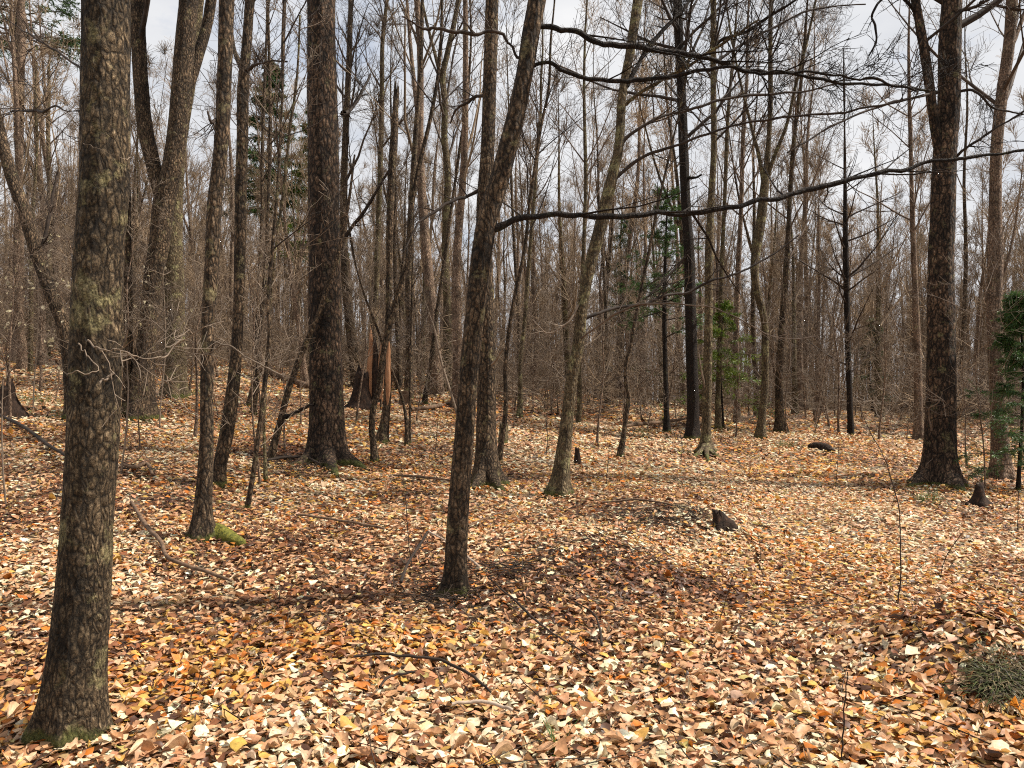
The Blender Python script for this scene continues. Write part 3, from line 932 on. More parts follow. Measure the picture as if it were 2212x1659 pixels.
hero("bent_tree", "leaning tree that slants in from the far edge behind the nearest trunk", "tree",
     [(163, 905, 36), (158, 840, 34), (150, 760, 32), (138, 700, 29), (118, 653, 27), (84, 560, 27), (50, 450, 26), (22, 370, 25), (0, 290, 24), (-18, 210, 23)],
     11.0, 'brown', segs=28, amp=0.003, flare=0.4, step=0.12, crown=(7.0, 14, 3.5, 45, 0.5, 'std'), seed=10,
     limbs=[dict(p=[(84, 560, 9), (100, 500, 7, .1), (112, 430, 6, .2), (124, 370, 4, .3)], mat='dtwig', lv=LV1, per=5)])
hero("straight_tree", "straight tree rising at the far left edge beyond the leaning one", "tree",
     [(37, 783, 24), (40, 700, 20), (43, 600, 18), (42, 480, 15), (42, 380, 14), (45, 200, 14), (44, 0, 16)], 15.0, 'far', segs=18, flare=0.5, step=0.2, crown=(7, 16, 3.5, 45, 0.5, 'std'), twig='twig')
hero("pale_sapling", "thin pale stem beside the straight tree at far left", "sapling",
     [(66, 806, 10), (67, 700, 10), (68, 600, 9), (72, 450, 7), (80, 300, 5)], 8.0, 'olive', segs=10, flare=0.3, step=0.25, crown=(3.0, 12, 1.8, 50, 0.4, 'thin'), twig='twig')
hero("pale_sapling", "stubbier pale trunk on the slope between leaning tree and thin pale stem", "tree",
     [(99, 775, 16), (101, 700, 15), (103, 600, 14), (108, 450, 11), (104, 250, 8)], 11.0, 'olive', segs=12, flare=0.3, step=0.25, crown=(4.0, 14, 2.2, 50, 0.4, 'thin'), twig='twig')

hero("slanted_tree", "tree with a wavy slant and pale lichened foot, middle right of the clearing", "tree",
     [(1209, 1073, 38), (1212, 1030, 33), (1220, 953, 30), (1228, 880, 27), (1240, 790, 25), (1248, 753, 25), (1255, 690, 24), (1262, 640, 22), (1280, 553, 24), (1297, 490, 27), (1310, 433, 27), (1323, 380, 23), (1334, 333, 20), (1345, 200, 18), (1363, 100, 20), (1378, 0, 21)],
     13.0, 'olive', segs=40, amp=0.0025, flare=0.55, flare_h=0.2, step=0.10, crown=(5.8, 14, 3.6, 50, 0.5, 'std'), seed=11,
     limbs=[dict(p=[(1325, 388, 9), (1340, 375, 8), (1370, 350, 7), (1475, 308, 6, -.2), (1608, 267, 5, -.4), (1708, 253, 4.5, -.5), (1775, 247, 4, -.6), (1891, 230, 3.5, -.7), (1995, 207, 3, -.8)], mat='dtwig', lv=LV2, per=12, lf=0.24),
            dict(p=[(1340, 310, 9), (1350, 300, 8), (1387, 273, 7), (1475, 240, 6, .2), (1608, 207, 5, .4), (1708, 200, 4, .5), (1808, 182, 3, .6)], mat='dtwig', lv=LV2, per=12, lf=0.24),
            dict(p=[(1352, 185, 11), (1364, 165, 10), (1390, 120, 9, .1), (1424, 73, 8, .2), (1475, 20, 7, .3), (1520, -40, 6, .4)], mat='dark', lv=LV2, per=8),
            dict(p=[(1345, 228, 9), (1360, 218, 8), (1400, 190, 7, -.2), (1475, 148, 6, -.4), (1560, 95, 5, -.6), (1640, 40, 3, -.8)], mat='olive', lv=LV2, per=9),
            dict(p=[(1256, 690, 8), (1272, 684, 7), (1346, 662, 6, .3), (1394, 656, 6, .4), (1437, 638, 5.5, .5), (1482, 632, 5, .6), (1528, 610, 5, .6), (1589, 592, 4, .7), (1649, 562, 3.5, .8), (1725, 510, 2.5, .9)], mat='dtwig', lv=LV2, per=10, lf=0.22),
            dict(p=[(1250, 735, 4), (1290, 705, 3.4, -.3), (1370, 659, 3.2, -.6), (1452, 657, 3, -.8), (1528, 662, 3, -.9), (1619, 698, 2.6, -1.), (1665, 726, 2.2, -1.), (1765, 727, 1.6, -1.)], mat='twig', lv=LV1, per=9, lf=0.2),
            dict(p=[(1262, 640, 5), (1220, 700, 4, -.1), (1190, 720, 3, -.1), (1150, 690, 2, -.2)], mat='ptwig', lv=LV1, per=3)])

hero("black_tree", "straight near-black trunk with a tall dark foot, right of the small fir", "tree",
     [(1495, 948, 27), (1497, 880, 25), (1495, 800, 24), (1493, 720, 24), (1491, 640, 23), (1489, 553, 22), (1482, 450, 20), (1477, 330, 20), (1472, 200, 19), (1467, 90, 19), (1464, 0, 19)],
     16.0, 'dark', segs=24, amp=0.003, flare=0.35, step=0.2, crown=(6.0, 22, 3.4, 55, 0.35, 'std'), seed=12,
     limbs=[dict(p=[(1482, 380, 7), (1500, 385, 6, -.2), (1516, 376, 4, -.3)], mat='dark'), dict(p=[(1490, 545, 6), (1450, 590, 5, -.2), (1400, 640, 3, -.4)], mat='dtwig', lv=LV1, per=6)])
hero("olive_tree", "pole-straight olive-green trunk with splayed roots in front of the black trunk", "tree",
     [(1524, 980, 22), (1525, 940, 20), (1527, 853, 20), (1530, 720, 17), (1531, 620, 17), (1532, 553, 18), (1536, 433, 14), (1542, 330, 13), (1541, 200, 12), (1541, 97, 12), (1541, 0, 12)],
     13.5, 'olive', segs=24, amp=0.002, flare=0.95, flare_h=0.13, step=0.15, crown=(5.5, 20, 3.0, 42, 0.6, 'std'), seed=13,
     limbs=[dict(p=[(1541, 100, 8), (1558, 87, 7), (1608, 70, 6.5, -.2), (1658, 37, 6, -.4), (1710, 5, 5, -.6), (1770, -30, 4, -.8)], mat='dark', lv=LV2, per=8),
            dict(p=[(1541, 138, 6), (1602, 97, 5, .2), (1675, 57, 4.5, .4), (1732, 28, 4, .6), (1808, 13, 3, .8), (1870, 8, 2.5, 1.0)], mat='dtwig', lv=LV2, per=9),
            dict(p=[(1527, 853, 4), (1515, 800, 3, -.15), (1508, 760, 2.5, -.2)], mat='ptwig')])
hero("forked_tree", "tree with a kinked trunk that breaks into steep forks above the twiggy thicket", "tree",
     [(1642, 948, 19), (1646, 900, 16), (1651, 853, 15), (1653, 760, 15), (1651, 690, 15), (1638, 640, 16), (1630, 590, 17), (1632, 553, 18), (1642, 490, 20), (1652, 400, 18), (1658, 340, 12), (1664, 230, 10), (1664, 100, 9), (1666, 0, 8)],
     13.0, 'olive', segs=22, amp=0.002, flare=0.4, step=0.15, crown=(4.8, 12, 3.2, 32, 0.7, 'std'), seed=14,
     forks=[[(1650, 400, 9), (1642, 350, 8), (1625, 280, 7, .1), (1600, 180, 5, .2), (1580, 80, 4, .3)], [(1656, 390, 9), (1672, 340, 8, -.1), (1696, 280, 7, -.2), (1720, 180, 6, -.3), (1750, 60, 5, -.3)]])
hero("gnarled_tree", "thick dark two-stemmed tree with splayed roots at the right of the clearing", "tree",
     [(2030, 1046, 62), (2030, 1000, 60), (2031, 953, 59), (2033, 820, 57), (2033, 690, 54), (2033, 553, 51), (2037, 450, 48), (2041, 340, 47), (2049, 230, 44), (2052, 100, 43), (2057, 0, 38)],
     17.0, 'umber', segs=60, amp=0.006, freq=22, flare=0.6, flare_h=0.22, step=0.10, crown=(6.6, 18, 4.2, 55, 0.4, 'std'), seed=15,
     forks=[[(2034, 350, 22), (2022, 290, 20, -.05), (2014, 233, 19, -.1), (2001, 133, 18, -.1), (1988, 60, 17, -.1), (1977, 0, 16, -.1)]],
     limbs=[dict(p=[(1985, 40, 8), (1960, 5, 6, -.2), (1930, -12, 5, -.3), (1904, 0, 5, -.4), (1884, 33, 5, -.4), (1890, 60, 4.5, -.4), (1893, 85, 4, -.4), (1876, 123, 3, -.4)], mat='dark', lv=LV1, per=6),
            dict(p=[(2022, 200, 6), (1990, 207, 5, -.3), (1890, 232, 4.5, -.6), (1775, 285, 4, -.9), (1700, 330, 3, -1.1)], mat='dtwig', lv=LV1, per=8),
            dict(p=[(2060, 345, 7), (2085, 320, 6, -.2), (2130, 290, 5, -.3), (2212, 240, 4, -.4), (2260, 210, 3, -.5)], mat='dtwig', lv=LV2, per=8),
            dict(p=[(2058, 200, 6), (2100, 195, 5, -.2), (2150, 235, 4, -.3), (2212, 245, 3, -.4)], mat='dtwig', lv=LV2, per=6),
            dict(p=[(2050, 30, 7), (2090, 20, 6, -.2), (2150, -10, 5, -.3)], mat='dtwig', lv=LV2, per=6),
            dict(p=[(2012, 930, 2.6, -.2), (2010, 880, 2.2, -.3), (2026, 868, 1.8, -.4), (2036, 850, 1.4, -.4)], mat='twig'),
            dict(p=[(2006, 1040, 2.4, -.3), (1996, 1020, 2, -.4), (2000, 1005, 1.8, -.45), (2014, 990, 1.4, -.45)], mat='twig'),
            dict(p=[(2000, 880, 2.6, -.2), (2040, 897, 2.2, -.35), (2075, 890, 2, -.4), (2100, 873, 1.6, -.4), (2115, 880, 1.2, -.4)], mat='twig', lv=LV1, per=3)])
hero("edge_tree", "pale brown trunk at the right edge beyond the dark two-stemmed tree", "tree",
     [(2165, 1036, 40), (2162, 980, 36), (2158, 900, 32), (2152, 780, 30), (2148, 660, 30), (2150, 553, 30), (2150, 430, 24), (2152, 330, 22), (2165, 200, 22), (2180, 90, 22), (2186, 0, 22)],
     15.0, 'far', segs=28, amp=0.003, flare=0.4, step=0.15, crown=(5.0, 16, 3.4, 50, 0.4, 'std'), twig='twig', seed=16,
     forks=[[(2176, 120, 9), (2190, 90, 8, .1), (2205, 50, 8, .2), (2225, 0, 7, .3)]])
hero("narrow_tree", "narrow dark bristly trunk standing alone in the thicket, before open sky", "tree",
     [(1838, 941, 13), (1836, 880, 12), (1832, 760, 12), (1829, 640, 12), (1827, 553, 12), (1826, 450, 9), (1825, 350, 6), (1824, 230, 4)], 9.5, 'dark', segs=12, flare=0.3, step=0.2, crown=(1.5, 34, 2.2, 62, 0.45, 'thin'))
hero("stub_tree", "short-looking dark trunk just beside the two-stemmed tree's foot, farther back", "tree",
     [(1984, 950, 20), (1984, 900, 18), (1983, 800, 16), (1978, 650, 13), (1972, 500, 11), (1968, 350, 8)], 11, 'far', segs=16, flare=0.3, step=0.2, crown=(4.0, 16, 3.0, 40, 0.5, 'thin'), twig='twig')
hero("curving_sapling", "thin dark curving sapling with a snaking stem, right of the slanted tree", "sapling",
     [(1339, 988, 13), (1345, 953, 11), (1352, 903, 10), (1358, 853, 10), (1352, 820, 9), (1352, 790, 9), (1364, 740, 8), (1372, 690, 8), (1386, 620, 7), (1400, 553, 7), (1420, 450, 6), (1445, 340, 5), (1470, 230, 4)], 7.5, 'brown', segs=12, flare=0.3, step=0.12, crown=(2.6, 14, 1.8, 50, 0.4, 'thin'))
hero("arching_sapling", "thin sapling arching away just right of the stout upright tree", "sapling",
     [(1077, 1000, 13), (1084, 950, 11), (1091, 903, 10), (1092, 786, 9), (1104, 686, 9), (1120, 603, 8), (1131, 553, 8), (1145, 433, 7), (1157, 350, 7), (1170, 267, 6), (1184, 200, 6), (1190, 83, 5), (1198, 0, 4)], 8.5, 'brown', segs=12, flare=0.3, step=0.12, crown=(3.4, 14, 1.8, 50, 0.4, 'thin'))
hero("slender_tree", "slender pale trunk on the low rise to the right of the arching sapling", "tree",
     [(1122, 903, 11), (1124, 850, 10), (1124, 786, 9), (1133, 700, 9), (1140, 600, 9), (1150, 480, 8), (1160, 350, 6)], 10, 'olive', segs=12, flare=0.6, step=0.2, crown=(4.0, 16, 2.6, 38, 0.5, 'thin'), twig='twig')
hero("green_topped_tree", "medium grey trunk with greenish crown forks between snapped trunk and slim leaning tree", "tree",
     [(962, 848, 24), (965, 780, 20), (966, 650, 17), (962, 560, 16), (964, 467, 15), (967, 367, 15), (960, 300, 14), (961, 217, 13), (956, 167, 13), (966, 117, 12), (981, 50, 11), (990, 0, 10)],
     16, 'olive', segs=18, flare=0.4, step=0.2, crown=(7.0, 16, 3.6, 35, 0.6, 'std'), twig='twig',
     forks=[[(960, 190, 9), (948, 150, 8, .1), (938, 110, 7, .2), (920, 40, 6, .3), (912, 0, 5, .3)]])
hero("swaying_tree", "dark-footed slim tree leaning to the right in front of the snapped trunk", "tree",
     [(809, 1001, 15), (806, 960, 13), (803, 919, 13), (808, 874, 13), (819, 840, 13), (824, 795, 13), (828, 765, 13), (835, 730, 13), (845, 690, 13), (856, 648, 13), (870, 600, 12), (885, 553, 12), (887, 467, 11), (897, 400, 10), (912, 330, 9), (922, 290, 9), (937, 220, 8), (950, 130, 7), (955, 0, 6)], 10.5, 'brown', segs=18, flare=0.4, step=0.1, crown=(4.5, 14, 2.4, 45, 0.45, 'thin'))
hero("thin_sapling", "very thin sapling leaning left across the snapped trunk's foot", "sapling",
     [(879, 964, 9), (876, 896, 7), (872, 874, 6), (858, 829, 6), (844, 795, 6), (833, 765, 5), (817, 716, 5), (802, 677, 5), (788, 640, 4), (770, 580, 3)], 4.6, 'brown', segs=8, flare=0.3, step=0.1, crown=(2.2, 8, 0.9, 50, 0.3, 'thin'), twig='ptwig')
hero("thin_sapling", "straight thread-thin sapling beside the sawn stump", "sapling",
     [(884, 960, 6), (886, 874, 5), (886, 806, 4), (888, 700, 3)], 4.0, 'brown', segs=8, flare=0.3, step=0.1, crown=(1.6, 8, 0.8, 45, 0.4, 'thin'))
hero("pale_whip", "pale whip-like sapling leaning left beside the middle trunks", "sapling",
     [(986, 897, 5), (971, 840, 5), (957, 795, 5), (946, 750, 5), (939, 713, 4), (928, 680, 3), (918, 650, 2)], 2.9, 'ptwig', segs=8, flare=0, step=0.1,
     limbs=[dict(p=[(957, 793, 3), (975, 785, 2.5, -.1), (1000, 770, 2, -.1)], mat='ptwig'), dict(p=[(948, 755, 3), (965, 742, 2.5, -.1), (985, 735, 2)], mat='ptwig'), dict(p=[(972, 843, 3), (985, 832, 2.5), (1000, 828, 2)], mat='ptwig')])
hero("leaning_pole", "thin dark sapling leaning right against the broad trunk, with a broken side branch", "sapling",
     [(585, 996, 15), (592, 960, 15), (603, 920, 14), (620, 853, 14), (640, 793, 13), (655, 755, 12), (671, 718, 11), (690, 672, 9)], 4.2, 'brown', segs=14, flare=0.2, step=0.08,
     limbs=[dict(p=[(618, 900, 8), (640, 890, 7, -.2), (660, 880, 6, -.3), (680, 871, 5, -.4)], mat='dark')])
hero("upright_sapling", "thin leaning sapling with bent foot, nearer than the broad-trunked tree", "sapling",
     [(534, 1104, 10), (541, 1060, 10), (550, 1003, 10), (556, 953, 10), (563, 903, 10), (573, 820, 10), (580, 760, 9), (582, 720, 9), (580, 640, 8), (587, 553, 8), (596, 450, 7), (604, 330, 6), (610, 200, 5)], 7.0, 'brown', segs=12, flare=0.3, step=0.1, crown=(2.5, 14, 1.6, 50, 0.35, 'thin'))
hero("upright_sapling", "pale thread-thin upright sapling beside the bent-footed one", "sapling",
     [(574, 1043, 8), (572, 980, 7), (570, 920, 7), (576, 800, 6), (586, 640, 5), (600, 500, 4)], 5.5, 'olive', segs=10, flare=0.3, step=0.1, crown=(2.5, 10, 1.3, 50, 0.3, 'thin'), twig='ptwig')
hero("upright_sapling", "left of a close pair of short-looking slim trunks on the far rise", "tree",
     [(538, 878, 12), (546, 840, 11), (552, 790, 10), (556, 700, 10), (560, 600, 9), (566, 450, 7)], 10, 'brown', segs=10, flare=0.3, step=0.15, crown=(4, 14, 2.2, 40, 0.4, 'thin'), twig='twig')
hero("upright_sapling", "right of a close pair of short-looking slim trunks on the far rise", "tree",
     [(546, 897, 12), (551, 860, 11), (556, 810, 11), (560, 740, 10), (572, 600, 9), (580, 420, 7)], 10, 'brown', segs=10, flare=0.3, step=0.15, crown=(4, 14, 2.2, 40, 0.4, 'thin'), twig='twig')
hero("stooping_tree", "tilted dark trunk directly behind the split rotten stump", "tree",
     [(772, 838, 24), (766, 790, 23), (758, 720, 21), (750, 640, 20), (744, 560, 18), (742, 450, 16), (746, 300, 14), (755, 100, 12)], 14, 'brown', segs=16, flare=0.4, step=0.2, crown=(6.5, 18, 3.2, 40, 0.5, 'std'), twig='twig',
     limbs=[dict(p=[(745, 515, 9), (760, 490, 8, -.2), (787, 457, 7, -.4), (815, 410, 6, -.6), (842, 365, 4, -.8)], mat='dtwig', lv=LV1, per=5)])
hero("tall_pole_tree", "tall thin pole-like tree rising behind the snapped trunk", "tree",
     [(806, 838, 14), (808, 760, 13), (812, 650, 12), (815, 550, 12), (820, 400, 11), (823, 300, 11), (825, 200, 10), (827, 80, 9), (836, 0, 8)], 15, 'olive', segs=12, flare=0.3, step=0.2, crown=(7.5, 16, 2.8, 38, 0.5, 'std'), twig='twig')
hero("slanting_tree", "slim dark tree slanting right on the rise behind the sawn stump", "tree",
     [(917, 872, 11), (925, 820, 10), (934, 760, 10), (942, 690, 9), (954, 603, 8), (968, 500, 7), (985, 380, 6)], 11, 'brown', segs=10, flare=0.3, step=0.2, crown=(4.5, 14, 2.6, 40, 0.5, 'thin'), twig='twig')
hero("small_tree", "olive trunk with root flare behind the green-trunked pole, left of a twin", "tree",
     [(1551, 928, 13), (1551, 860, 12), (1554, 780, 11), (1558, 600, 10), (1566, 420, 8)], 11, 'olive', segs=12, flare=0.4, step=0.2, crown=(4.5, 16, 2.8, 38, 0.5, 'thin'), twig='twig')
hero("small_tree", "grey short trunk farther back, right of the olive poles", "tree",
     [(1592, 916, 15), (1592, 860, 14), (1590, 780, 13), (1594, 600, 12), (1602, 420, 9)], 12, 'far', segs=12, flare=0.4, step=0.2, crown=(4.5, 16, 2.8, 38, 0.5, 'thin'), twig='twig')
hero("small_tree", "dark trunk with splayed roots just right of the kink-trunked forked tree", "tree",
     [(1686, 935, 22), (1684, 900, 18), (1683, 820, 16), (1690, 700, 14), (1700, 560, 12), (1708, 400, 9)], 11, 'brown', segs=14, flare=0.7, step=0.2, crown=(3.5, 18, 2.8, 42, 0.5, 'thin'), twig='twig')
hero("small_tree", "slim olive trunk behind the slanted tree, standing on its right", "tree",
     [(1250, 915, 11), (1252, 860, 10), (1250, 780, 10), (1256, 650, 9), (1262, 500, 8)], 11, 'olive', segs=10, flare=0.3, step=0.2, crown=(4.5, 14, 2.6, 38, 0.5, 'thin'), twig='twig')

# ------------------------------------------------------------------ snapped trunk, stumps, logs
def local(pts, base, Y):
    return np.array([[*(at(p[0], p[1], Y + (p[3] if len(p) > 3 else 0)) - base), p[2] / 2 / F0 * Y] for p in pts])

b = spot(824, 958)
root = empty("snapped_trunk", b, "tall snapped dead trunk with pointed top and bare orange wood", "dead tree")
P = local([(824, 958, 26), (832, 905, 19), (837, 850, 16), (838, 760, 14), (840, 650, 14), (845, 400, 15), (852, 280, 16), (855, 225, 11)], b, b[1])
P = np.vstack([[P[0, 0], P[0, 1], -0.2, P[0, 3] * 1.1], P])
v, q, t = rough_tube(resample(P, 160), 20, 0.004, 16, 0.3, 0.2, seed=4, cap=True, jag=0.35)
bb = Bag(); bb.add(v, q, t); obj("trunk", bb.mesh("snapped_trunk", M['brown']), root)
for (s, pp) in ((1, [(836, 880, 2, -.05), (838, 850, 8, -.05), (838, 800, 9, -.05), (839, 765, 6, -.04), (839, 735, 1, -.04)]),):
    v, q, t = rough_tube(resample(local(pp, b, b[1]), 40), 12, 0.009, 22, seed=s, cap=True)
    bb = Bag(); bb.add(v, q, t); tag(obj("bare_wood", bb.mesh("bare_wood", M['bare']), root), "bare orange wood where the bark fell away")

b = spot(786, 884)
root = empty("split_stump", b, "dark rotten split stump with upright pale splinters", "stump")
Yb = b[1]
for nm, pts, mt, sg, jg, mm in (("stump_body", [(780, 895, 46), (780, 870, 40), (780, 845, 34), (783, 825, 26)], 'rot', 28, 0.25, None),
                                ("splinter", [(796, 860, 16), (798, 815, 15), (801, 770, 11), (802, 745, 8), (801, 722, 2)], 'bare', 10, 0.15, None),
                                ("splinter", [(812, 868, 20), (812, 800, 15), (811, 765, 10), (810, 745, 4)], 'rot', 10, 0.15, None),
                                ("splinter", [(821, 862, 10), (822, 800, 12), (823, 770, 9), (824, 742, 2)], 'bare', 10, 0.12, None)):
    v, q, t = rough_tube(resample(local(pts, b, Yb), 30), sg, 0.02 if nm == "stump_body" else 0.010, 9, 0.5 if nm == "stump_body" else 0, 0.2, seed=len(nm) + int(pts[0][0]) % 7, cap=True, jag=jg)
    bb = Bag(); bb.add(v, q, t); obj(nm, bb.mesh(nm, M[mt]), root)

def stump(name, label, px, py, w, h, mat='rot', jag=0.06, flare=0.6, lean=0.0, segs=22, cut=False):
    b = spot(px, py)
    r = w / 2 / F0 * b[1]; hh = h / F0 * b[1]
    root = empty(name, b, label, "stump")
    P = np.array([[0, 0, -0.15, r * 1.1], [0, 0, 0, r], [lean * hh * .5, 0, hh * 0.5, r * (0.92 if cut else 0.8)], [lean * hh, 0, hh, r * (0.85 if cut else 0.55)]])
    v, q, t = rough_tube(resample(P, 26), segs, r * (0.06 if cut else 0.22), 14, flare, hh * 0.5, lobes=4, seed=int(px) % 9, cap=not cut, jag=jag)
    bb = Bag(); bb.add(v, q, t); obj("stump_body", bb.mesh("stump_body", M[mat]), root)
    if cut:
        a = np.arange(segs) * 2 * math.pi / segs
        rr = r * 0.9 * (1 + 0.05 * np.sin(3 * a))
        vv = np.concatenate([np.stack([np.cos(a) * rr + lean * hh, np.sin(a) * rr, np.full(segs, hh - 0.004)], 1), [[lean * hh, 0, hh + 0.004]]])
        tr = np.stack([np.arange(segs), (np.arange(segs) + 1) % segs, np.full(segs, segs)], 1)
        bb = Bag(); bb.add(vv, None, tr); obj("cut_face", bb.mesh("cut_face", M['bare']), root)
    return root
stump("sawn_stump", "squat reddish sawn stump just right of the snapped trunk", 876, 872, 24, 27, 'deadwood', 0.0, 0.15, cut=True)
stump("small_stump", "small dark upright stump right of the slanted tree's foot", 1247, 1004, 13, 30, 'rot', 0.05, 0.15)
stump("root_stump", "small dark stump with splayed roots below the two-stemmed tree", 2115, 1094, 22, 40, 'rot', 0.06, 0.9)
stump("pointed_stump", "low dark pointed stump in the open leaves, with a slanting root", 1562, 1142, 24, 26, 'rot', 0.07, 1.1, lean=-0.35)
stump("rotten_stump", "dark rotten stump at the far left edge of the clearing", 18, 900, 46, 52, 'rot', 0.12, 0.4)
stump("low_stump", "low broken stump hidden behind the curve of the upright tree's foot", 1088, 960, 22, 40, 'olive', 0.05, 0.2)

def stick(name, label, pts, mat, lift=0.02, segs=8, amp=0.0015, cat="fallen branch", air=()):
    """a branch lying on the ground along picture points (px,py,w)"""
    P = []
    for k, p in enumerate(pts):
        s = spot(p[0], p[1])
        r = p[2] / 2 / F0 * s[1]
        P.append([s[0], s[1], s[2] + r * 0.6 + lift + 0.045 + (p[3] if len(p) > 3 else 0), r])
    P = np.array(P)
    base = P[0, :3].copy()
    P[:, :3] -= base
    n = max(12, 7 * len(P))
    rs = resample(P, n)
    rs[:, 3] = np.maximum(rs[:, 3], 0.0015)
    rs[:, 2] += 0.008 * fbm(np.stack([np.arange(n) * .4, np.full(n, base[0] * 5), np.zeros(n)], 1))
    v, q, t = rough_tube(rs, segs, amp, 25, seed=int(pts[0][0]) % 11, cap=True)
    bb = Bag(); bb.add(v, q, t)
    o = obj(name, bb.mesh(name, M[mat]), None, base)
    return tag(o, label, cat)

stick("fallen_log", "mossy fallen log behind the leaning pole, before the far rise", [(540, 792, 10), (580, 812, 12), (620, 826, 12), (668, 843, 12)], 'deadwood', segs=14, amp=0.006, cat="log")
stick("fallen_log", "thin reddish log lying at the feet of the small fir and black trunk", [(1352, 936, 7), (1400, 930, 7), (1450, 924, 6), (1505, 914, 5)], 'deadwood', segs=12, amp=0.004, lift=0.1, cat="log")
stick("fallen_log", "short log lying in the leaves behind the middle trunks", [(888, 893, 8), (930, 888, 8), (975, 878, 6)], 'deadwood', segs=12, amp=0.004, cat="log")
stick("rotten_log", "short dark mossy log chunk in the open leaves near the thicket", [(1746, 968, 10), (1756, 969, 19), (1770, 971, 21), (1784, 975, 18), (1797, 979, 8)], 'rot', segs=20, amp=0.028, lift=-0.05, cat="log")
stick("fallen_branch", "long bent fallen branch lying between nearest trunk and mossy-rooted tree", [(284, 1100, 7), (300, 1130, 8), (317, 1156, 9), (347, 1190, 9), (373, 1233, 9), (427, 1250, 8), (500, 1276, 5)], 'deadwood')
stick("fallen_branch", "dark fallen branch at the left edge, running behind the nearest trunk", [(-5, 905, 6), (30, 922, 7), (60, 940, 7), (110, 978, 7), (150, 1002, 6)], 'dtwig')
stick("fallen_branch", "dark curved branch lying lowest in the leaves, middle front", [(764, 1461, 4), (804, 1456, 4.5), (870, 1459, 5.5), (937, 1464, 5.5), (990, 1486, 5.5), (1020, 1503, 5), (1060, 1540, 3)], 'dtwig', lift=0.05)
stick("fallen_branch", "short dark curved stick below the long curved branch, middle front", [(820, 1530, 4), (832, 1514, 5), (854, 1503, 5), (897, 1493, 4)], 'dtwig', lift=0.05)
stick("fallen_branch", "pale bare stick lying in the leaves at the bottom, left of the grass tuft", [(976, 1572, 7), (1015, 1566, 9), (1047, 1567, 9), (1107, 1584, 7)], 'palewood', lift=0.055)
stick("fallen_branch", "thin twig slanting down across the bottom leaves to the pale stick", [(942, 1497, 3), (950, 1515, 3.5), (964, 1540, 3.5), (1004, 1586, 3)], 'deadwood', lift=0.06, segs=6)
stick("fallen_branch", "dark broken branch propped beside the slim leaning tree's foot", [(924, 1203, 5, .12), (905, 1225, 6, .08), (880, 1256, 7, .04), (866, 1284, 8)], 'dtwig', lift=0.03)
stick("fallen_branch", "pale thin stick crossing in front of the slim leaning tree's foot", [(926, 1204, 4, .1), (970, 1232, 4, .1), (1000, 1250, 4, .08), (1034, 1270, 4, .04)], 'palewood', lift=0.06, segs=6)
stick("fallen_branch", "long thin dark twig running from the slim leaning tree into open leaves", [(1055, 1280, 4), (1114, 1333, 4), (1154, 1373, 4), (1204, 1413, 4), (1257, 1446, 4), (1290, 1470, 3)], 'dtwig', lift=0.05, segs=6)
stick("fallen_branch", "thin branch lying level in the leaves left of the slim leaning tree", [(640, 1132, 5), (700, 1140, 5), (770, 1152, 5), (830, 1164, 4)], 'deadwood', lift=0.04)
stick("fallen_branch", "thin twig lying just right of the slim leaning tree, slanting upward", [(1012, 1158, 4), (1060, 1135, 4), (1120, 1110, 3)], 'deadwood', lift=0.04, segs=6)
stick("fallen_branch", "dark twigs lying left of the broad tree's roots", [(575, 1010, 5), (610, 1004, 6), (650, 1002, 6), (690, 1016, 4)], 'dtwig', lift=0.04)
stick("fallen_branch", "crooked grey branch piece in the leaves below the big clumped trees", [(262, 1024, 6), (290, 1030, 8), (312, 1022, 8), (330, 1045, 5)], 'deadwood', lift=0.05)
stick("fallen_branch", "dark curved twig at the lower right, ending by the short twigs", [(1240, 1330, 4), (1275, 1350, 4), (1295, 1390, 4), (1300, 1430, 3)], 'dtwig', lift=0.04, segs=6)
stick("fallen_branch", "faint level twig in the leaves behind the dark pointed stump", [(1300, 1104, 4), (1380, 1098, 4), (1450, 1108, 3)], 'deadwood', lift=0.04, segs=6)
stick("fallen_branch", "level twig in the leaves below the stout upright tree", [(850, 1040, 4), (920, 1046, 5), (975, 1052, 4)], 'deadwood', lift=0.03, segs=6)

# moss cushion at the mossy-rooted tree's foot
def mossy_root():
    pole = bpy.data.objects["pole_tree"]
    P = []
    for (px, py, w) in ((440, 1160, 40), (462, 1162, 40), (485, 1169, 34), (508, 1178, 23), (526, 1186, 11)):
        s = spot(px, py)
        P.append([s[0], s[1], s[2] + 0.035, w / 2 / F0 * s[1]])
    P = np.array(P); P[:, :3] -= np.array(pole.location)
    v, q, t = rough_tube(resample(P, 40), 22, 0.012, 18, seed=3, cap=True)
    bb = Bag(); bb.add(v, q, t)
    tag(obj("mossy_root", bb.mesh("mossy_root", M['moss']), pole), "bright green mossy root")
mossy_root()
def roots(tree, mat, runs):
    o = bpy.data.objects[tree]
    for k, run in enumerate(runs):
        P = []
        for (px, py, w, up) in run:
            s = spot(px, py)
            P.append([s[0], s[1], s[2] + up, w / 2 / F0 * s[1]])
        P = np.array(P); P[:, :3] -= np.array(o.location)
        v, q, t = rough_tube(resample(P, 30), 16, 0.006, 16, seed=k + 2, cap=True)
        bb = Bag(); bb.add(v, q, t)
        obj("root", bb.mesh("root", M[mat]), o)
roots("broad_tree", 'umber', [[(700, 1000, 40, .30), (678, 1002, 34, .14), (660, 1004, 26, .06), (640, 1006, 16, .02), (622, 1008, 8, 0)], [(716, 1000, 40, .30), (740, 1004, 32, .13), (762, 1008, 24, .06), (782, 1014, 15, .02), (800, 1018, 7, 0)], [(706, 1000, 36, .28), (712, 1012, 28, .10), (722, 1024, 18, .03), (730, 1034, 8, 0)]])
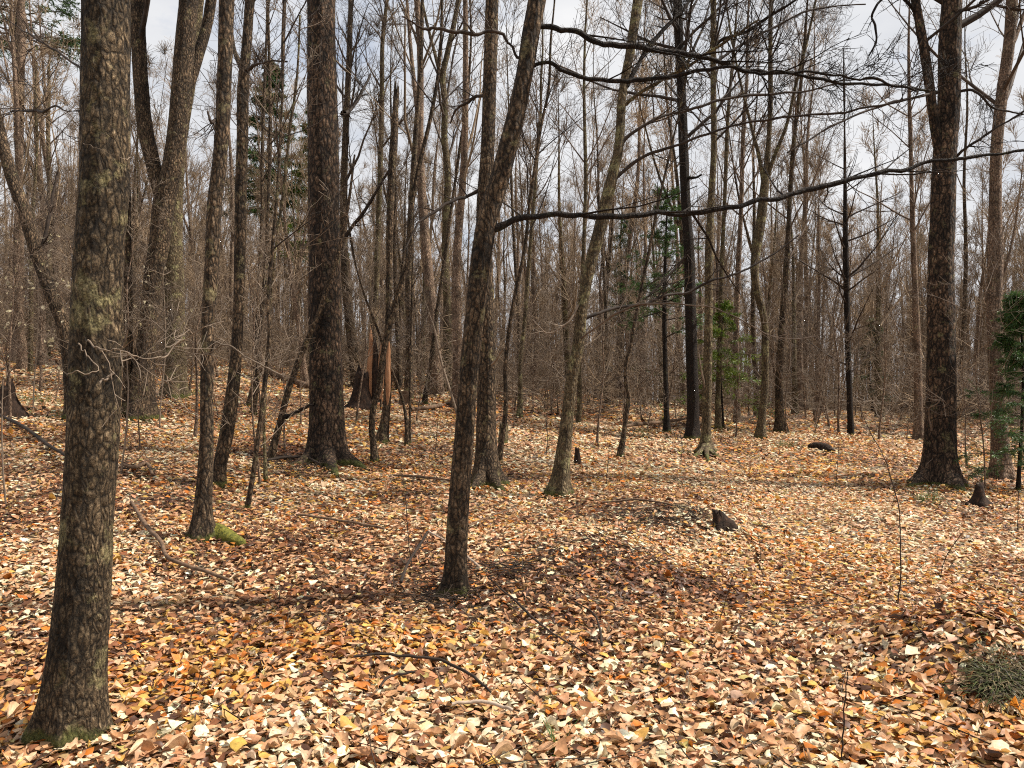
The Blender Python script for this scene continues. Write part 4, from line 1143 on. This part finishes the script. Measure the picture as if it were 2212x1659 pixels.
roots("olive_tree", 'olive', [[(1524, 980, 15, .18), (1514, 984, 12, .07), (1504, 987, 9, .03), (1494, 990, 4, 0)], [(1526, 980, 15, .18), (1536, 985, 12, .07), (1546, 988, 9, .03), (1556, 991, 4, 0)], [(1525, 980, 13, .16), (1527, 990, 10, .06), (1531, 1000, 4, .01)]])
roots("gnarled_tree", 'umber', [[(2022, 1044, 36, .26), (2000, 1046, 30, .12), (1982, 1050, 20, .04), (1962, 1054, 9, .0)], [(2040, 1046, 36, .26), (2060, 1054, 30, .12), (2074, 1062, 20, .04), (2088, 1070, 9, 0)]])
roots("upright_tree", 'brown', [[(1056, 1050, 26, .22), (1070, 1056, 20, .08), (1082, 1062, 13, .03), (1094, 1066, 6, 0)], [(1044, 1050, 26, .2), (1032, 1056, 18, .07), (1020, 1060, 8, .01)]])
roots("maple_tree", 'maple', [[(190, 1580, 62, .16), (216, 1578, 46, .06), (238, 1576, 28, .01), (256, 1576, 12, -.01)]])
roots("pointed_stump", 'rot', [[(1562, 1136, 16, .06), (1580, 1142, 13, .04), (1600, 1150, 7, .02)]])

# ------------------------------------------------------------------ thin stems in the open leaves
def stem_up(label, pts, mat='dtwig', side=4, name="bare_seedling"):
    b = spot(pts[0][0], pts[0][1])
    P = local(pts, b, b[1]); P[:, 3] *= 0.65
    P = np.vstack([[P[0, 0], P[0, 1], -0.05, P[0, 3]], P])
    rs = resample(P, 10 * len(P)); rs[:, 3] = np.maximum(rs[:, 3], 0.0015)
    n = len(rs)
    rs[:, 0] += 0.006 * fbm(np.stack([np.arange(n) * .3, np.full(n, b[0] * 9), np.zeros(n)], 1))
    v, q, t = rough_tube(rs, 6, 0.0)
    bb = Bag(); bb.add(v, q)
    root = empty(name, b, label, "seedling")
    obj("stem", bb.mesh("stem", M[mat]), root)
    if side:
        for _ in range(side):
            cb = Bag()
            ramify(cb, rs[None, :, :3], rs[None, :, 3], np.array([rs[-1, 2]]), [dict(per=1, K=4, ang=45, lfac=0.22, up=0.2, wob=0.1, segs=3, t0=0.3, lmin=0.05)], 0.0012)
            obj("twig", cb.mesh("twig", M[mat]), root)
stem_up("tall thin curved seedling stem in the open leaves, far right", [(1938, 1320, 5), (1945, 1256, 5), (1945, 1172, 4.5), (1943, 1106, 4), (1925, 1033, 4), (1908, 983, 3), (1878, 930, 3), (1858, 880, 2.5)])
stem_up("thin straight seedling rising from the bottom edge, right of middle", [(1819, 1668, 6), (1821, 1590, 6), (1824, 1522, 5), (1831, 1452, 4)], side=3)
stem_up("thin slanting seedling in the leaves below the pointed stump", [(1551, 1363, 3), (1566, 1300, 3), (1585, 1240, 2.5)], side=2)
stem_up("faint seedling stem in the leaves right of the tall curved one", [(2030, 1256, 3), (2045, 1200, 3), (2080, 1150, 2.5)], side=3)
stem_up("reddish seedling stem at the right edge above the hummock", [(2198, 1150, 3.5), (2199, 1110, 3), (2200, 1060, 2.5)], side=2)
stem_up("thin stem standing left of the slim leaning tree", [(890, 1230, 3), (884, 1180, 3), (878, 1110, 2.5), (876, 1040, 2)], side=2)
stem_up("thin bent seedling in the leaves right of the nearest trunk's foot", [(412, 1545, 3.5), (415, 1500, 3.5), (428, 1470, 3), (440, 1420, 2.5)], side=3)
stem_up("thin pale whip rising close against the nearest trunk's foot", [(195, 1610, 3), (196, 1560, 2.5), (200, 1520, 2)], 'ptwig', side=1)
stem_up("thin pale upright stem right of the nearest trunk, above the bent branch", [(262, 1030, 7), (270, 960, 6), (275, 900, 6), (277, 833, 5), (272, 760, 3)], 'ptwig', side=7)
stem_up("thin stem at the far left edge of the clearing", [(12, 1095, 7), (6, 1000, 6), (4, 920, 5), (6, 820, 4)], 'ptwig', side=6)
for (a, b_, c, lab) in ((1640, 1240, 0, "faint thread-like stem in the leaves, middle of the open right side"), (1805, 1060, 1, "thread-like stem right of the mossy log chunk"), (1470, 1010, 0, "thread-like stem in the leaves left of the splay-rooted olive trunk"), (1310, 1050, 1, "thread-like stem right of the slanted tree, above the mound"), (1180, 985, 0, "thread-like stem between upright tree and slanted tree"), (940, 990, 1, "thread-like stem in front of the short log behind the middle trunks")):
    stem_up(lab, [(a, b_, 2.5), (a + 3, b_ - 45, 2.2), (a + (7 if c else -5), b_ - 95, 1.8)], side=2)

# ------------------------------------------------------------------ grass tufts and the hummock's growth
def tuft(bag, p, n, ln, spread, cols, dz=0.0, rise=(25, 80)):
    az = rng.uniform(0, 6.28, n)
    st = p[None] + np.stack([np.cos(az), np.sin(az), np.zeros(n)], 1) * rng.uniform(0, spread, n)[:, None]
    st[:, 2] = ground_z(st[:, 0] , st[:, 1]) + dz
    el = np.radians(rng.uniform(rise[0], rise[1], n))
    d = np.stack([np.cos(az) * np.cos(el), np.sin(az) * np.cos(el), np.sin(el)], 1)
    pts = grow(st, d, ln * rng.uniform(0.5, 1.2, n), 5, -0.9, 0.05)
    w = np.array([1, 1, .8, .55, .1])[None] * rng.uniform(0.002, 0.0035, n)[:, None]
    side = norm(np.cross(d, np.array([0, 0, 1.0])))[:, None]
    A, B = pts - side * w[..., None], pts + side * w[..., None]
    V = np.stack([A, B], 2).reshape(-1, 3)
    base = (np.arange(n) * 10)[:, None]
    k = np.arange(4)[None] * 2
    q = np.stack([base + k, base + k + 1, base + k + 3, base + k + 2], -1).reshape(-1, 4)
    c = cols[rng.integers(0, len(cols), n)] * rng.uniform(0.7, 1.2, (n, 1))
    bag.add(V, q, color=np.repeat(c, 10, 0))
GREEN = np.array([(0.07, 0.14, 0.02), (0.10, 0.17, 0.03), (0.05, 0.10, 0.02)])
DRY = np.array([(0.10, 0.12, 0.03), (0.26, 0.20, 0.10), (0.16, 0.12, 0.06), (0.07, 0.09, 0.02), (0.06, 0.045, 0.03)])
p = spot(1205, 1628)
bb = Bag(); tuft(bb, p * 0 + [p[0], p[1], p[2]], 46, 0.16, 0.04, GREEN)
bb.v = [v - p[None] for v in bb.v]
tag(obj("grass_tuft", bb.mesh("grass_tuft", M['blade'], False), None, p), "small bright green grass tuft among the leaves at the bottom", "grass tuft")
hb = Bag()
for _ in range(50):
    px, py = rng.normal(2165, 32), rng.normal(1492, 22)
    if px > 2260: px = 2250
    p = spot(px, py)
    tuft(hb, p, 24, 0.085, 0.12, DRY * 0.75, 0.07, (3, 38))
tag(obj("hummock_grass", hb.mesh("hummock_grass", M['blade'], False), ground), kind="stuff")
# a leafless mossy hummock at the edge
def hummock():
    c = spot(2160, 1500)
    n_r, n_a = 14, 40
    rr = np.linspace(0, 1, n_r)[:, None] ** 0.8; aa = np.linspace(0, 2 * math.pi, n_a, endpoint=False)[None]
    wob = 1 + 0.25 * np.sin(2 * aa + 1) + 0.15 * np.sin(5 * aa)
    x = c[0] + rr * np.cos(aa) * 0.25 * wob; y = c[1] + rr * np.sin(aa) * 0.25 * wob
    nz = fbm(np.stack([x.ravel() * 9, y.ravel() * 9, np.zeros(x.size)], 1), 4).reshape(x.shape)
    z = ground_z(x, y) + (1 - rr ** 2) * (0.085 + 0.10 * nz) - 0.015
    v = np.stack([x, y, z], -1).reshape(-1, 3) - c
    k = np.arange(n_r - 1)[:, None] * n_a; a_ = np.arange(n_a)[None]
    q = np.stack([k + a_, k + (a_ + 1) % n_a, k + n_a + (a_ + 1) % n_a, k + n_a + a_], -1).reshape(-1, 4)[:, ::-1]
    o = obj("mossy_hummock", make_mesh("mossy_hummock", v, q, M['duff']), None, c)
    tag(o, "dark mossy hummock of earth and old needles at the lower right edge", "hummock")
hummock()
# dark decayed twigs and needles heaped on the mound and by the roots
db = Bag()
for (px, py, sx_, sy_, m_) in ((1430, 1122, 60, 12, 240), (1330, 1190, 50, 20, 150), (640, 1016, 45, 12, 260), (1110, 1240, 40, 14, 120), (300, 1020, 30, 10, 120), (960, 1300, 30, 12, 140)):
    P_ = np.array([spot(px + rng.normal(0, sx_), py + rng.normal(0, sy_)) for _ in range(60)])
    k = rng.integers(0, 60, m_)
    st = P_[k] + np.stack([rng.normal(0, .10, m_), rng.normal(0, .10, m_), np.zeros(m_)], 1)
    st[:, 2] = ground_z(st[:, 0], st[:, 1]) + rng.uniform(0.03, 0.075, m_)
    yw = rng.uniform(0, 6.28, m_)
    pts = grow(st, np.stack([np.cos(yw), np.sin(yw), rng.normal(0, .12, m_)], 1), rng.uniform(0.06, 0.28, m_), 3, 0, 0.2)
    r = rng.uniform(0.0018, 0.005, m_)
    add_branches(db, pts, r, r * 0.6, 3)
tag(obj("twig_debris", db.mesh("twig_debris", M['dtwig']), ground), kind="stuff")
gb = Bag()
for (px, py, s) in ((110, 885, 30), (425, 852, 14), (440, 840, 10), (1700, 965, 14), (2010, 1085, 16), (70, 870, 20), (1390, 940, 22)):
    for _ in range(14):
        p = spot(px + rng.normal(0, s), py + rng.normal(0, s * 0.3))
        tuft(gb, p, 14, 0.22, 0.12, np.vstack([GREEN, DRY[:1]]))
tag(obj("ground_greenery", gb.mesh("ground_greenery", M['blade'], False), ground), kind="stuff")

# ------------------------------------------------------------------ conifers
def conifer(name, label, b, H, Rmax, h0, nb, cols, density=1.0, droop=-0.25, trunk_r=None, cat="conifer", group=None, one_side=None, spray=0.06):
    root = empty(name, b, label, cat, group)
    tr = trunk_r or H * 0.011
    P = np.array([[0, 0, -0.2, tr * 1.1], [0, 0, 0, tr], [0.02 * H * rng.normal(), 0.02 * H * rng.normal(), H * 0.5, tr * 0.65], [0.0, 0.0, H, 0.008]])
    path = resample(P, 30)
    v, q, _ = rough_tube(path, 12, 0.0, flare=0.3)
    bb = Bag(); bb.add(v, q); obj("trunk", bb.mesh("trunk", M['dark']), root)
    t = np.sort(rng.random(nb))
    z = h0 + (H - h0) * t
    i = np.clip(np.searchsorted(path[:, 2], z), 0, len(path) - 1)
    st = path[i, :3]
    az = np.arange(nb) * 2.399 + rng.normal(0, 0.4, nb)
    if one_side is not None:
        az = one_side + rng.normal(0, 0.9, nb)
    el = np.radians(rng.normal(8, 10, nb) + 25 * t)
    d = np.stack([np.cos(az) * np.cos(el), np.sin(az) * np.cos(el), np.sin(el)], 1)
    ln = Rmax * (1 - t * 0.88) * rng.uniform(0.55, 1.15, nb)
    pts = grow(st, d, ln, 7, droop, 0.06)
    r0 = np.maximum(tr * 0.22 * (1 - 0.6 * t), 0.004)
    bb = Bag()
    rad = add_branches(bb, pts, r0, r0 * 0.3, 4)
    per = max(5, int(18 * density))
    st2, d2, ln2, r2 = spawn(pts, rad, ln, per, 0.22, 1.0, 55, 12, 0.42, flat=0.85, rfac=0.4)
    ln2 = np.maximum(ln2, 0.12)
    p2 = grow(st2, d2, ln2, 4, -0.15, 0.08)
    r2 = np.maximum(r2, 0.0018)
    rad2 = add_branches(bb, p2, r2, r2 * 0.5, 3)
    tag(obj("branches", bb.mesh("branches", M['dtwig']), root), kind="stuff")
    # flat sprays of needles along the twigs
    sp = max(8, int(26 * density))
    st3, d3, ln3, _ = spawn(p2, rad2, np.full(len(p2), 1.0), sp, 0.05, 1.0, 50, 14, 1.0, flat=0.8)
    n = len(st3)
    L3 = spray * rng.uniform(0.6, 1.3, n)
    side = norm(np.cross(d3, np.array([0, 0, 1.0]) + rng.normal(0, 0.35, (n, 3))))
    w = L3[:, None] * 0.085
    V = np.stack([st3 - d3 * 0.004, st3 + d3 * L3[:, None] * 0.45 - side * w, st3 + d3 * L3[:, None] + np.array([0, 0, -0.15]) * L3[:, None], st3 + d3 * L3[:, None] * 0.45 + side * w], 1)
    q = (np.arange(n) * 4)[:, None] + np.arange(4)[None]
    c = cols[rng.integers(0, len(cols), n)] * rng.uniform(0.65, 1.3, (n, 1))
    nb_ = Bag(); nb_.add(V.reshape(-1, 3), q, color=np.repeat(c, 4, 0))
    tag(obj("foliage", nb_.mesh("foliage", M['needle'], False), root), kind="stuff")
    return root
FIR = np.array([(0.060, 0.115, 0.032), (0.085, 0.15, 0.04), (0.035, 0.075, 0.028)])
YEW = np.array([(0.16, 0.23, 0.03), (0.20, 0.24, 0.04), (0.10, 0.19, 0.03)])
b = spot(1440, 936)
conifer("small_fir", "small dark-stemmed fir with sparse green boughs left of the black trunk", b, 5.4, 1.5, 1.8, 36, FIR * 1.4, 1.0, trunk_r=0.075, spray=0.07)
b = spot(1562, 927)
conifer("young_hemlock", "young hemlock with bright yellow-green drooping boughs behind the olive trunk", b, 2.9, 1.45, 0.7, 34, YEW * 1.25, 1.2, droop=-0.5, trunk_r=0.03, spray=0.065)
b = spot(2200, 1062)
conifer("dark_hemlock", "dense dark green hemlock bush at the right edge", b, 2.8, 1.05, 0.3, 72, FIR * 1.35, 1.15, droop=-0.3, trunk_r=0.03, spray=0.055)
b = np.array([-11.5, 38.0, float(ground_z(-11.5, 38.0))])
conifer("tall_pine", "tall dark green pine deep in the woods left of the broad tree", b, 14.0, 2.5, 6.0, 60, FIR, 0.9, trunk_r=0.16, spray=0.24)
b = np.array([-9.2, 37.0, float(ground_z(-9.2, 37.0))])
conifer("tall_pine", "yellower pine deep in the woods just behind the broad tree", b, 12.0, 1.9, 4.5, 46, YEW * 0.8, 0.8, trunk_r=0.14, spray=0.22)
b = np.array([-20.5, 33.0, float(ground_z(-20.5, 33.0))])
conifer("tall_pine", "tall pine whose foliage fills the top left corner of the sky", b, 21.0, 3.6, 12.0, 60, FIR, 0.9, trunk_r=0.20, spray=0.24)
b = np.array([14.2, 31.0, float(ground_z(14.2, 31.0))])
conifer("thicket_fir", "small green fir deep in the twiggy thicket on the right", b, 3.6, 1.0, 0.6, 26, FIR, 0.7, trunk_r=0.05, spray=0.13)
b = np.array([4.0, 29.0, float(ground_z(4.0, 29.0))])
conifer("thicket_fir", "faint green fir behind the small fir's boughs", b, 6.5, 1.2, 1.0, 30, FIR, 0.6, trunk_r=0.07, spray=0.13)

# young beeches that keep their pale dry leaves
def beech(name, label, b, H, nl, group=None):
    root = empty(name, b, label, "sapling", group)
    P = np.array([[0, 0, -0.1, 0.016], [0, 0, 0, 0.015], [0.1, 0, H * 0.5, 0.010], [0.05, 0.05, H, 0.003]])
    path = resample(P, 24)
    v, q, _ = rough_tube(path, 8); bb = Bag(); bb.add(v, q); obj("trunk", bb.mesh("trunk", M['ptwig']), root)
    cb = Bag()
    n = 14
    t = rng.uniform(0.25, 1, n); i = (t * 23).astype(int)
    az = np.arange(n) * 2.4
    d = np.stack([np.cos(az), np.sin(az), np.full(n, 0.35)], 1)
    pts = grow(path[i, :3], d, H * 0.45 * (1.2 - t), 6, 0.1, 0.08)
    rad = add_branches(cb, pts, np.full(n, 0.006), np.full(n, 0.002), 4)
    par, pl = ramify(cb, pts, rad, np.full(n, H * 0.35), [dict(per=5, K=4, ang=45, lfac=0.5, up=0.0, wob=0.1, segs=3, flat=0.7)], 0.0018)
    obj("crown", cb.mesh("crown", M['ptwig']), root)
    lb_ = Bag()
    s = rng.integers(0, len(par), nl); pk = par[s, rng.integers(1, 4, nl)]
    c = np.array([(0.62, 0.55, 0.36), (0.55, 0.47, 0.28), (0.66, 0.58, 0.42)])[rng.integers(0, 3, nl)] * rng.uniform(0.75, 1.1, (nl, 1))
    leaves_at(lb_, pk[:, 0], pk[:, 1], rng.uniform(0.05, 0.09, nl), c, 4, tilt=0.9, z=pk[:, 2] - 0.02)
    obj("foliage", lb_.mesh("foliage", M['paleleaf']), root)
beech("beech_sapling", "young beech holding pale dry leaves left of the nearest trunk", spot(72, 890), 3.2, 170)
beech("beech_sapling", "second young beech with few pale leaves, nearer the leaning tree", spot(150, 935), 2.8, 60)
beech("beech_sapling", "leafless-looking young beech with a few pale leaves before the clumped trees", spot(345, 925), 2.6, 26)

# ------------------------------------------------------------------ the woods behind
def proto(H, r, h0, n1, ln, ang, levels, mat, twig, bend=0.25, rmin=0.006, fork=False, segs=8):
    pts = [[0, 0, -0.4, r * 1.25], [0, 0, 0, r * 1.15], [0, 0, H * 0.05, r]]
    x = y = 0
    for k in range(1, 7):
        x += rng.normal(0, bend) * H / 40; y += rng.normal(0, bend) * H / 40
        pts.append([x, y, H * (0.05 + 0.95 * k / 6), max(r * (1 - k / 6.3), 0.008)])
    path = resample(np.array(pts), 22)
    v, q, _ = rough_tube(path, segs, flare=0.35, flare_h=0.25, seed=int(H * 7) % 9)
    bb = Bag(); bb.add(v, q)
    cb = Bag()
    crown_on(cb, path, h0, n1, ln, ang, 0.55, levels, seg=4, rmin=rmin)
    if fork:
        k = len(path) * 45 // 100
        p0 = path[k]
        az = rng.uniform(0, 6.28)
        fp = [p0 * [1, 1, 1, 0.75]]
        for j in range(1, 5):
            f = j / 4
            fp.append(np.array([p0[0] + math.cos(az) * H * 0.10 * f ** 0.7, p0[1] + math.sin(az) * H * 0.10 * f ** 0.7, p0[2] + (H * 0.92 - p0[2]) * f, max(p0[3] * 0.75 * (1 - f), 0.01)]))
        fp = resample(np.array(fp), 14)
        v, q, _ = rough_tube(fp, segs - 1)
        bb.add(v, q)
        crown_on(cb, fp, 0.8, n1 // 2, ln * 0.8, ang, 0.55, levels, seg=4, rmin=rmin)
    return bb.mesh("woodland_trunk", M[mat]), cb.mesh("woodland_crown", M[twig])

protos = []
for k in range(12):
    H = rng.uniform(7.5, 11.5) if k % 4 else rng.uniform(13, 17)
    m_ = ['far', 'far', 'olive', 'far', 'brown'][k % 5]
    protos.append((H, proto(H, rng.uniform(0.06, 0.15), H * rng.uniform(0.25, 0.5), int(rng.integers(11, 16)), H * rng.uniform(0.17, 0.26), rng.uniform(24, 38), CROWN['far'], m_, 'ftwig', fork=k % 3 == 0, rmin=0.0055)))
sap_protos = []
for k in range(9):
    H = rng.uniform(2.4, 5.2)
    sap_protos.append((H, proto(H, rng.uniform(0.014, 0.03), H * 0.18, int(rng.integers(14, 22)), H * rng.uniform(0.30, 0.45), rng.uniform(45, 70), CROWN['thin'], 'far', ['ftwig', 'ptwig', 'twig'][k % 3], bend=0.5, rmin=0.0032, segs=6)))

def put(name, label, cat, group, meshes, loc, s, yaw, tilt=(0, 0)):
    root = empty(name, loc, label, cat, group)
    root.scale = (s, s, s)
    root.rotation_euler = (tilt[0], tilt[1], yaw)
    obj("trunk", meshes[0], root)
    obj("crown", meshes[1], root)
    return root

def free(x, y, taken, dmin):
    return all((x - a) ** 2 + (y - b) ** 2 > dmin * dmin for a, b in taken)
taken = [tuple(o.location[:2]) for o in COL.objects if o.parent is None and o.type == 'EMPTY' and o.get("category") in ("tree", "dead tree", "stump", "conifer")]

n_tree, tries = 0, 0
woods, front = [], {}
LANDMARKS = [(40, "the far left straight tree"), (230, "the nearest thick trunk"), (375, "the olive clumped stem"), (463, "the mossy-rooted tree"), (700, "the broad-trunked tree"), (840, "the snapped trunk"), (1050, "the stout upright tree"), (1270, "the wavy slanted tree"), (1490, "the black trunk"), (1645, "the kinked forked tree"), (1832, "the narrow bristly trunk"), (2035, "the two-stemmed dark tree"), (2155, "the right edge trunk")]
while n_tree < 290 and tries < 6000:
    tries += 1
    px = rng.uniform(-260, 2480)
    ymin = 20.0 + 2.5 * math.sin(px * 0.004)
    if px > 1700: ymin += 2.0
    yy = math.sqrt(rng.uniform(ymin ** 2, 50 ** 2))
    xx = (px - W0 / 2) / F0 * yy
    if 1780 < px < 2000 and yy < 40 and rng.random() < 0.7: continue       # the opening to the sky on the right
    if not free(xx, yy, taken, 0.75): continue
    taken.append((xx, yy))
    H, ms = protos[rng.integers(0, len(protos))]
    s = rng.uniform(0.75, 1.2) if yy < 30 else rng.uniform(0.6, 1.0)
    loc = (xx, yy, float(ground_z(xx, yy)))
    if yy < 30:
        lm = min(LANDMARKS, key=lambda q: abs(q[0] - px))
        sd_ = "right" if px > lm[0] else "left"
        front.setdefault((lm[1], sd_), []).append((abs(px - lm[0]), n_tree))
        lab = "front rank"
        grp = "slim bare trees in the first ranks behind the clearing"
    else:
        lab = "bare thin tree deep in the woods behind " + min(LANDMARKS, key=lambda q: abs(q[0] - px))[1]
        grp = "bare trees deep in the woods"
    woods.append(put("woodland_tree", lab, "tree", grp, ms, loc, s, rng.uniform(0, 6.28), (rng.normal(0, 0.04), rng.normal(0, 0.05))))
    n_tree += 1
ORD = ["first", "second", "third", "fourth", "fifth", "sixth", "seventh", "eighth", "ninth", "tenth", "eleventh", "twelfth", "thirteenth", "fourteenth", "fifteenth"]
for (nm_, sd_), lst in front.items():
    for k, (_, i) in enumerate(sorted(lst)):
        woods[i]["label"] = "slim bare woodland tree, %s out to the %s beyond %s" % (ORD[min(k, 14)], sd_, nm_)

n_sap = 0
while n_sap < 230:
    px = rng.uniform(-200, 2420)
    ymin = 15.5 if px < 1000 else 19.0
    yy = math.sqrt(rng.uniform(ymin ** 2, 36 ** 2))
    xx = (px - W0 / 2) / F0 * yy
    H, ms = sap_protos[rng.integers(0, len(sap_protos))]
    put("understory_sapling", "bare twiggy understory sapling in the brush behind " + min(LANDMARKS, key=lambda q: abs(q[0] - px))[1], "sapling", "bare understory saplings behind the clearing", ms, (xx, yy, float(ground_z(xx, yy))), rng.uniform(0.7, 1.25), rng.uniform(0, 6.28), (rng.normal(0, 0.12), rng.normal(0, 0.12)))
    n_sap += 1

n_sap = 0
near_sap = [(300, 10.5), (420, 12), (470, 15), (615, 11.5), (650, 15), (560, 9.0), (770, 15.5), (900, 16.5), (1000, 14.5), (1110, 16), (1180, 17), (1290, 15), (1400, 17.5), (1590, 17.5), (1700, 18), (1760, 19), (1900, 18.5), (1960, 19), (2090, 14), (2130, 11.5), (330, 14), (240, 13), (120, 15), (20, 12)]
NEXT = sorted([(q[0], q[1]) for q in LANDMARKS])
for px, yy in near_sap:
    xx = (px - W0 / 2) / F0 * yy
    H, ms = sap_protos[[1, 4, 7, 2, 5][n_sap % 5]]
    lm = min(NEXT, key=lambda q: abs(q[0] - px))
    same = [q for q in near_sap if min(NEXT, key=lambda w: abs(w[0] - q[0])) == lm and (q[0] > lm[0]) == (px > lm[0])]
    rank = sorted(same, key=lambda q: abs(q[0] - lm[0])).index((px, yy))
    put("twiggy_sapling", "slight twiggy pale sapling, %s to the %s of %s" % (["nearest", "second", "third", "fourth"][rank], "right" if px > lm[0] else "left", lm[1]), "sapling", "twiggy saplings among the clearing's trees", ms, (xx, yy, float(ground_z(xx, yy))), rng.uniform(0.6, 0.95), rng.uniform(0, 6.28), (rng.normal(0, 0.08), rng.normal(0, 0.08)))
    n_sap += 1

# beyond them the woods read as one mass
def instanced(name, label, cat, meshes, loc, yaw, scl, tilt=0.06):
    """one object of kind stuff that draws many copies of a few meshes"""
    pc = bpy.data.collections.new(name + "_sorts")
    for k, me in enumerate(meshes):
        pc.objects.link(bpy.data.objects.new("%s_sort_%02d" % (name, k), me))
    n = len(loc)
    me = bpy.data.meshes.new(name)
    me.vertices.add(n)
    me.vertices.foreach_set("co", np.asarray(loc, dtype=np.float32).ravel())
    for an, ty, val in (("turn", 'FLOAT_VECTOR', np.stack([rng.normal(0, tilt, n), rng.normal(0, tilt, n), yaw], 1)), ("size", 'FLOAT', scl), ("sort", 'INT', rng.integers(0, len(meshes), n))):
        a_ = me.attributes.new(an, ty, 'POINT')
        a_.data.foreach_set("vector" if ty == 'FLOAT_VECTOR' else "value", np.asarray(val, dtype=np.int32 if ty == 'INT' else np.float32).ravel())
    ng = bpy.data.node_groups.new(name, 'GeometryNodeTree')
    ng.interface.new_socket("Geometry", in_out='INPUT', socket_type='NodeSocketGeometry')
    ng.interface.new_socket("Geometry", in_out='OUTPUT', socket_type='NodeSocketGeometry')
    gi, go = ng.nodes.new('NodeGroupInput'), ng.nodes.new('NodeGroupOutput')
    ci = ng.nodes.new('GeometryNodeCollectionInfo')
    ci.inputs['Collection'].default_value = pc
    ci.inputs['Separate Children'].default_value = True
    ci.inputs['Reset Children'].default_value = True
    ip = ng.nodes.new('GeometryNodeInstanceOnPoints')
    ip.inputs['Pick Instance'].default_value = True
    def na(nm_, ty):
        q = ng.nodes.new('GeometryNodeInputNamedAttribute'); q.data_type = ty; q.inputs['Name'].default_value = nm_
        return q.outputs['Attribute']
    er = ng.nodes.new('FunctionNodeEulerToRotation')
    lk = ng.links.new
    lk(gi.outputs[0], ip.inputs['Points']); lk(ci.outputs[0], ip.inputs['Instance'])
    lk(na("sort", 'INT'), ip.inputs['Instance Index'])
    lk(na("turn", 'FLOAT_VECTOR'), er.inputs[0]); lk(er.outputs[0], ip.inputs['Rotation'])
    lk(na("size", 'FLOAT'), ip.inputs['Scale']); lk(ip.outputs[0], go.inputs[0])
    o = obj(name, me)
    md = o.modifiers.new("copies", 'NODES'); md.node_group = ng
    return tag(o, label, cat, kind="stuff")

fmesh = []
for k in range(9):
    H = rng.uniform(8, 13)
    pts = np.array([[0, 0, -1.0, 0.15], [0, 0, 0, 0.13], [rng.normal(0, .2), rng.normal(0, .2), H * .5, 0.09], [rng.normal(0, .5), rng.normal(0, .5), H, 0.02]])
    path = resample(pts, 9)
    v, q, _ = rough_tube(path, 5)
    cb = Bag()
    crown_on(cb, path, H * 0.15, 18, H * 0.2, 30, 0.5, [dict(per=6, K=3, ang=36, lfac=0.65, up=0.4, wob=0.12, segs=3), dict(per=3, K=2, ang=40, lfac=0.8, up=0.3, wob=0.14, segs=3, lmin=0.6)], seg=3, rmin=0.008)
    nq = len(q)
    cb.v.insert(0, v); off = len(v)
    Q = np.concatenate([q] + [x + off for x in cb.q])
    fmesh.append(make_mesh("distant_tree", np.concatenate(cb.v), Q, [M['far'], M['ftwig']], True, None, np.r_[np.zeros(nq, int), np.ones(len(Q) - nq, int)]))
n = 560
yy = np.sqrt(rng.uniform(46 ** 2, 105 ** 2, n)); xx = rng.uniform(-0.80, 0.80, n) * yy
instanced("distant_woods", "far-off mass of thin bare trees closing the woods", "woods", fmesh, np.stack([xx, yy, ground_z(xx, yy)], 1), rng.uniform(0, 6.28, n), rng.uniform(0.7, 1.2, n), 0.03)
# low tangled brush that fills the woods at knee to head height
bmesh_ = []
for k in range(12):
    ub = Bag()
    n = 26
    st = np.stack([rng.normal(0, .45, n), rng.normal(0, .45, n), rng.random(n) ** 1.3 * (1.4 if k % 2 else 2.2)], 1)
    d = norm(rng.normal(0, 1, (n, 3)) * [1, 1, 0.45] + [0, 0, 0.35])
    ln = rng.uniform(0.6, 2.2, n)
    pts = grow(st, d, ln, 6, 0.15, 0.2)
    r = rng.uniform(0.006, 0.012, n)
    rad = add_branches(ub, pts, r, r * 0.4, 3)
    ramify(ub, pts, rad, ln, [dict(per=4, K=4, ang=48, lfac=0.55, up=0.05, wob=0.2, segs=3), dict(per=2, K=2, ang=45, lfac=0.5, up=0, wob=0.2, segs=3)], 0.0036)
    bmesh_.append(ub.mesh("brush_clump", M[['ftwig', 'twig', 'ftwig', 'ptwig'][k % 4]]))
n = 700
px = rng.uniform(-320, 2530, n); yy = np.sqrt(rng.uniform(19.5 ** 2, 50 ** 2, n))
yy = np.where((px < 900) & (yy < 24), yy + 6, yy)
xx = (px - W0 / 2) / F0 * yy
instanced("underbrush", "tangle of bare twigs filling the woods' floor behind the clearing", "brush", bmesh_, np.stack([xx, yy, ground_z(xx, yy) - 0.05], 1), rng.uniform(0, 6.28, n), rng.uniform(0.6, 1.3, n), 0.15)
ntri = sum(sum(len(p.vertices) - 2 for p in m.polygons) if len(m.polygons) < 3000 else len(m.loops) - 2 * len(m.polygons) for m in bpy.data.meshes)
print("TRIANGLES", ntri, "OBJECTS", len(COL.objects))
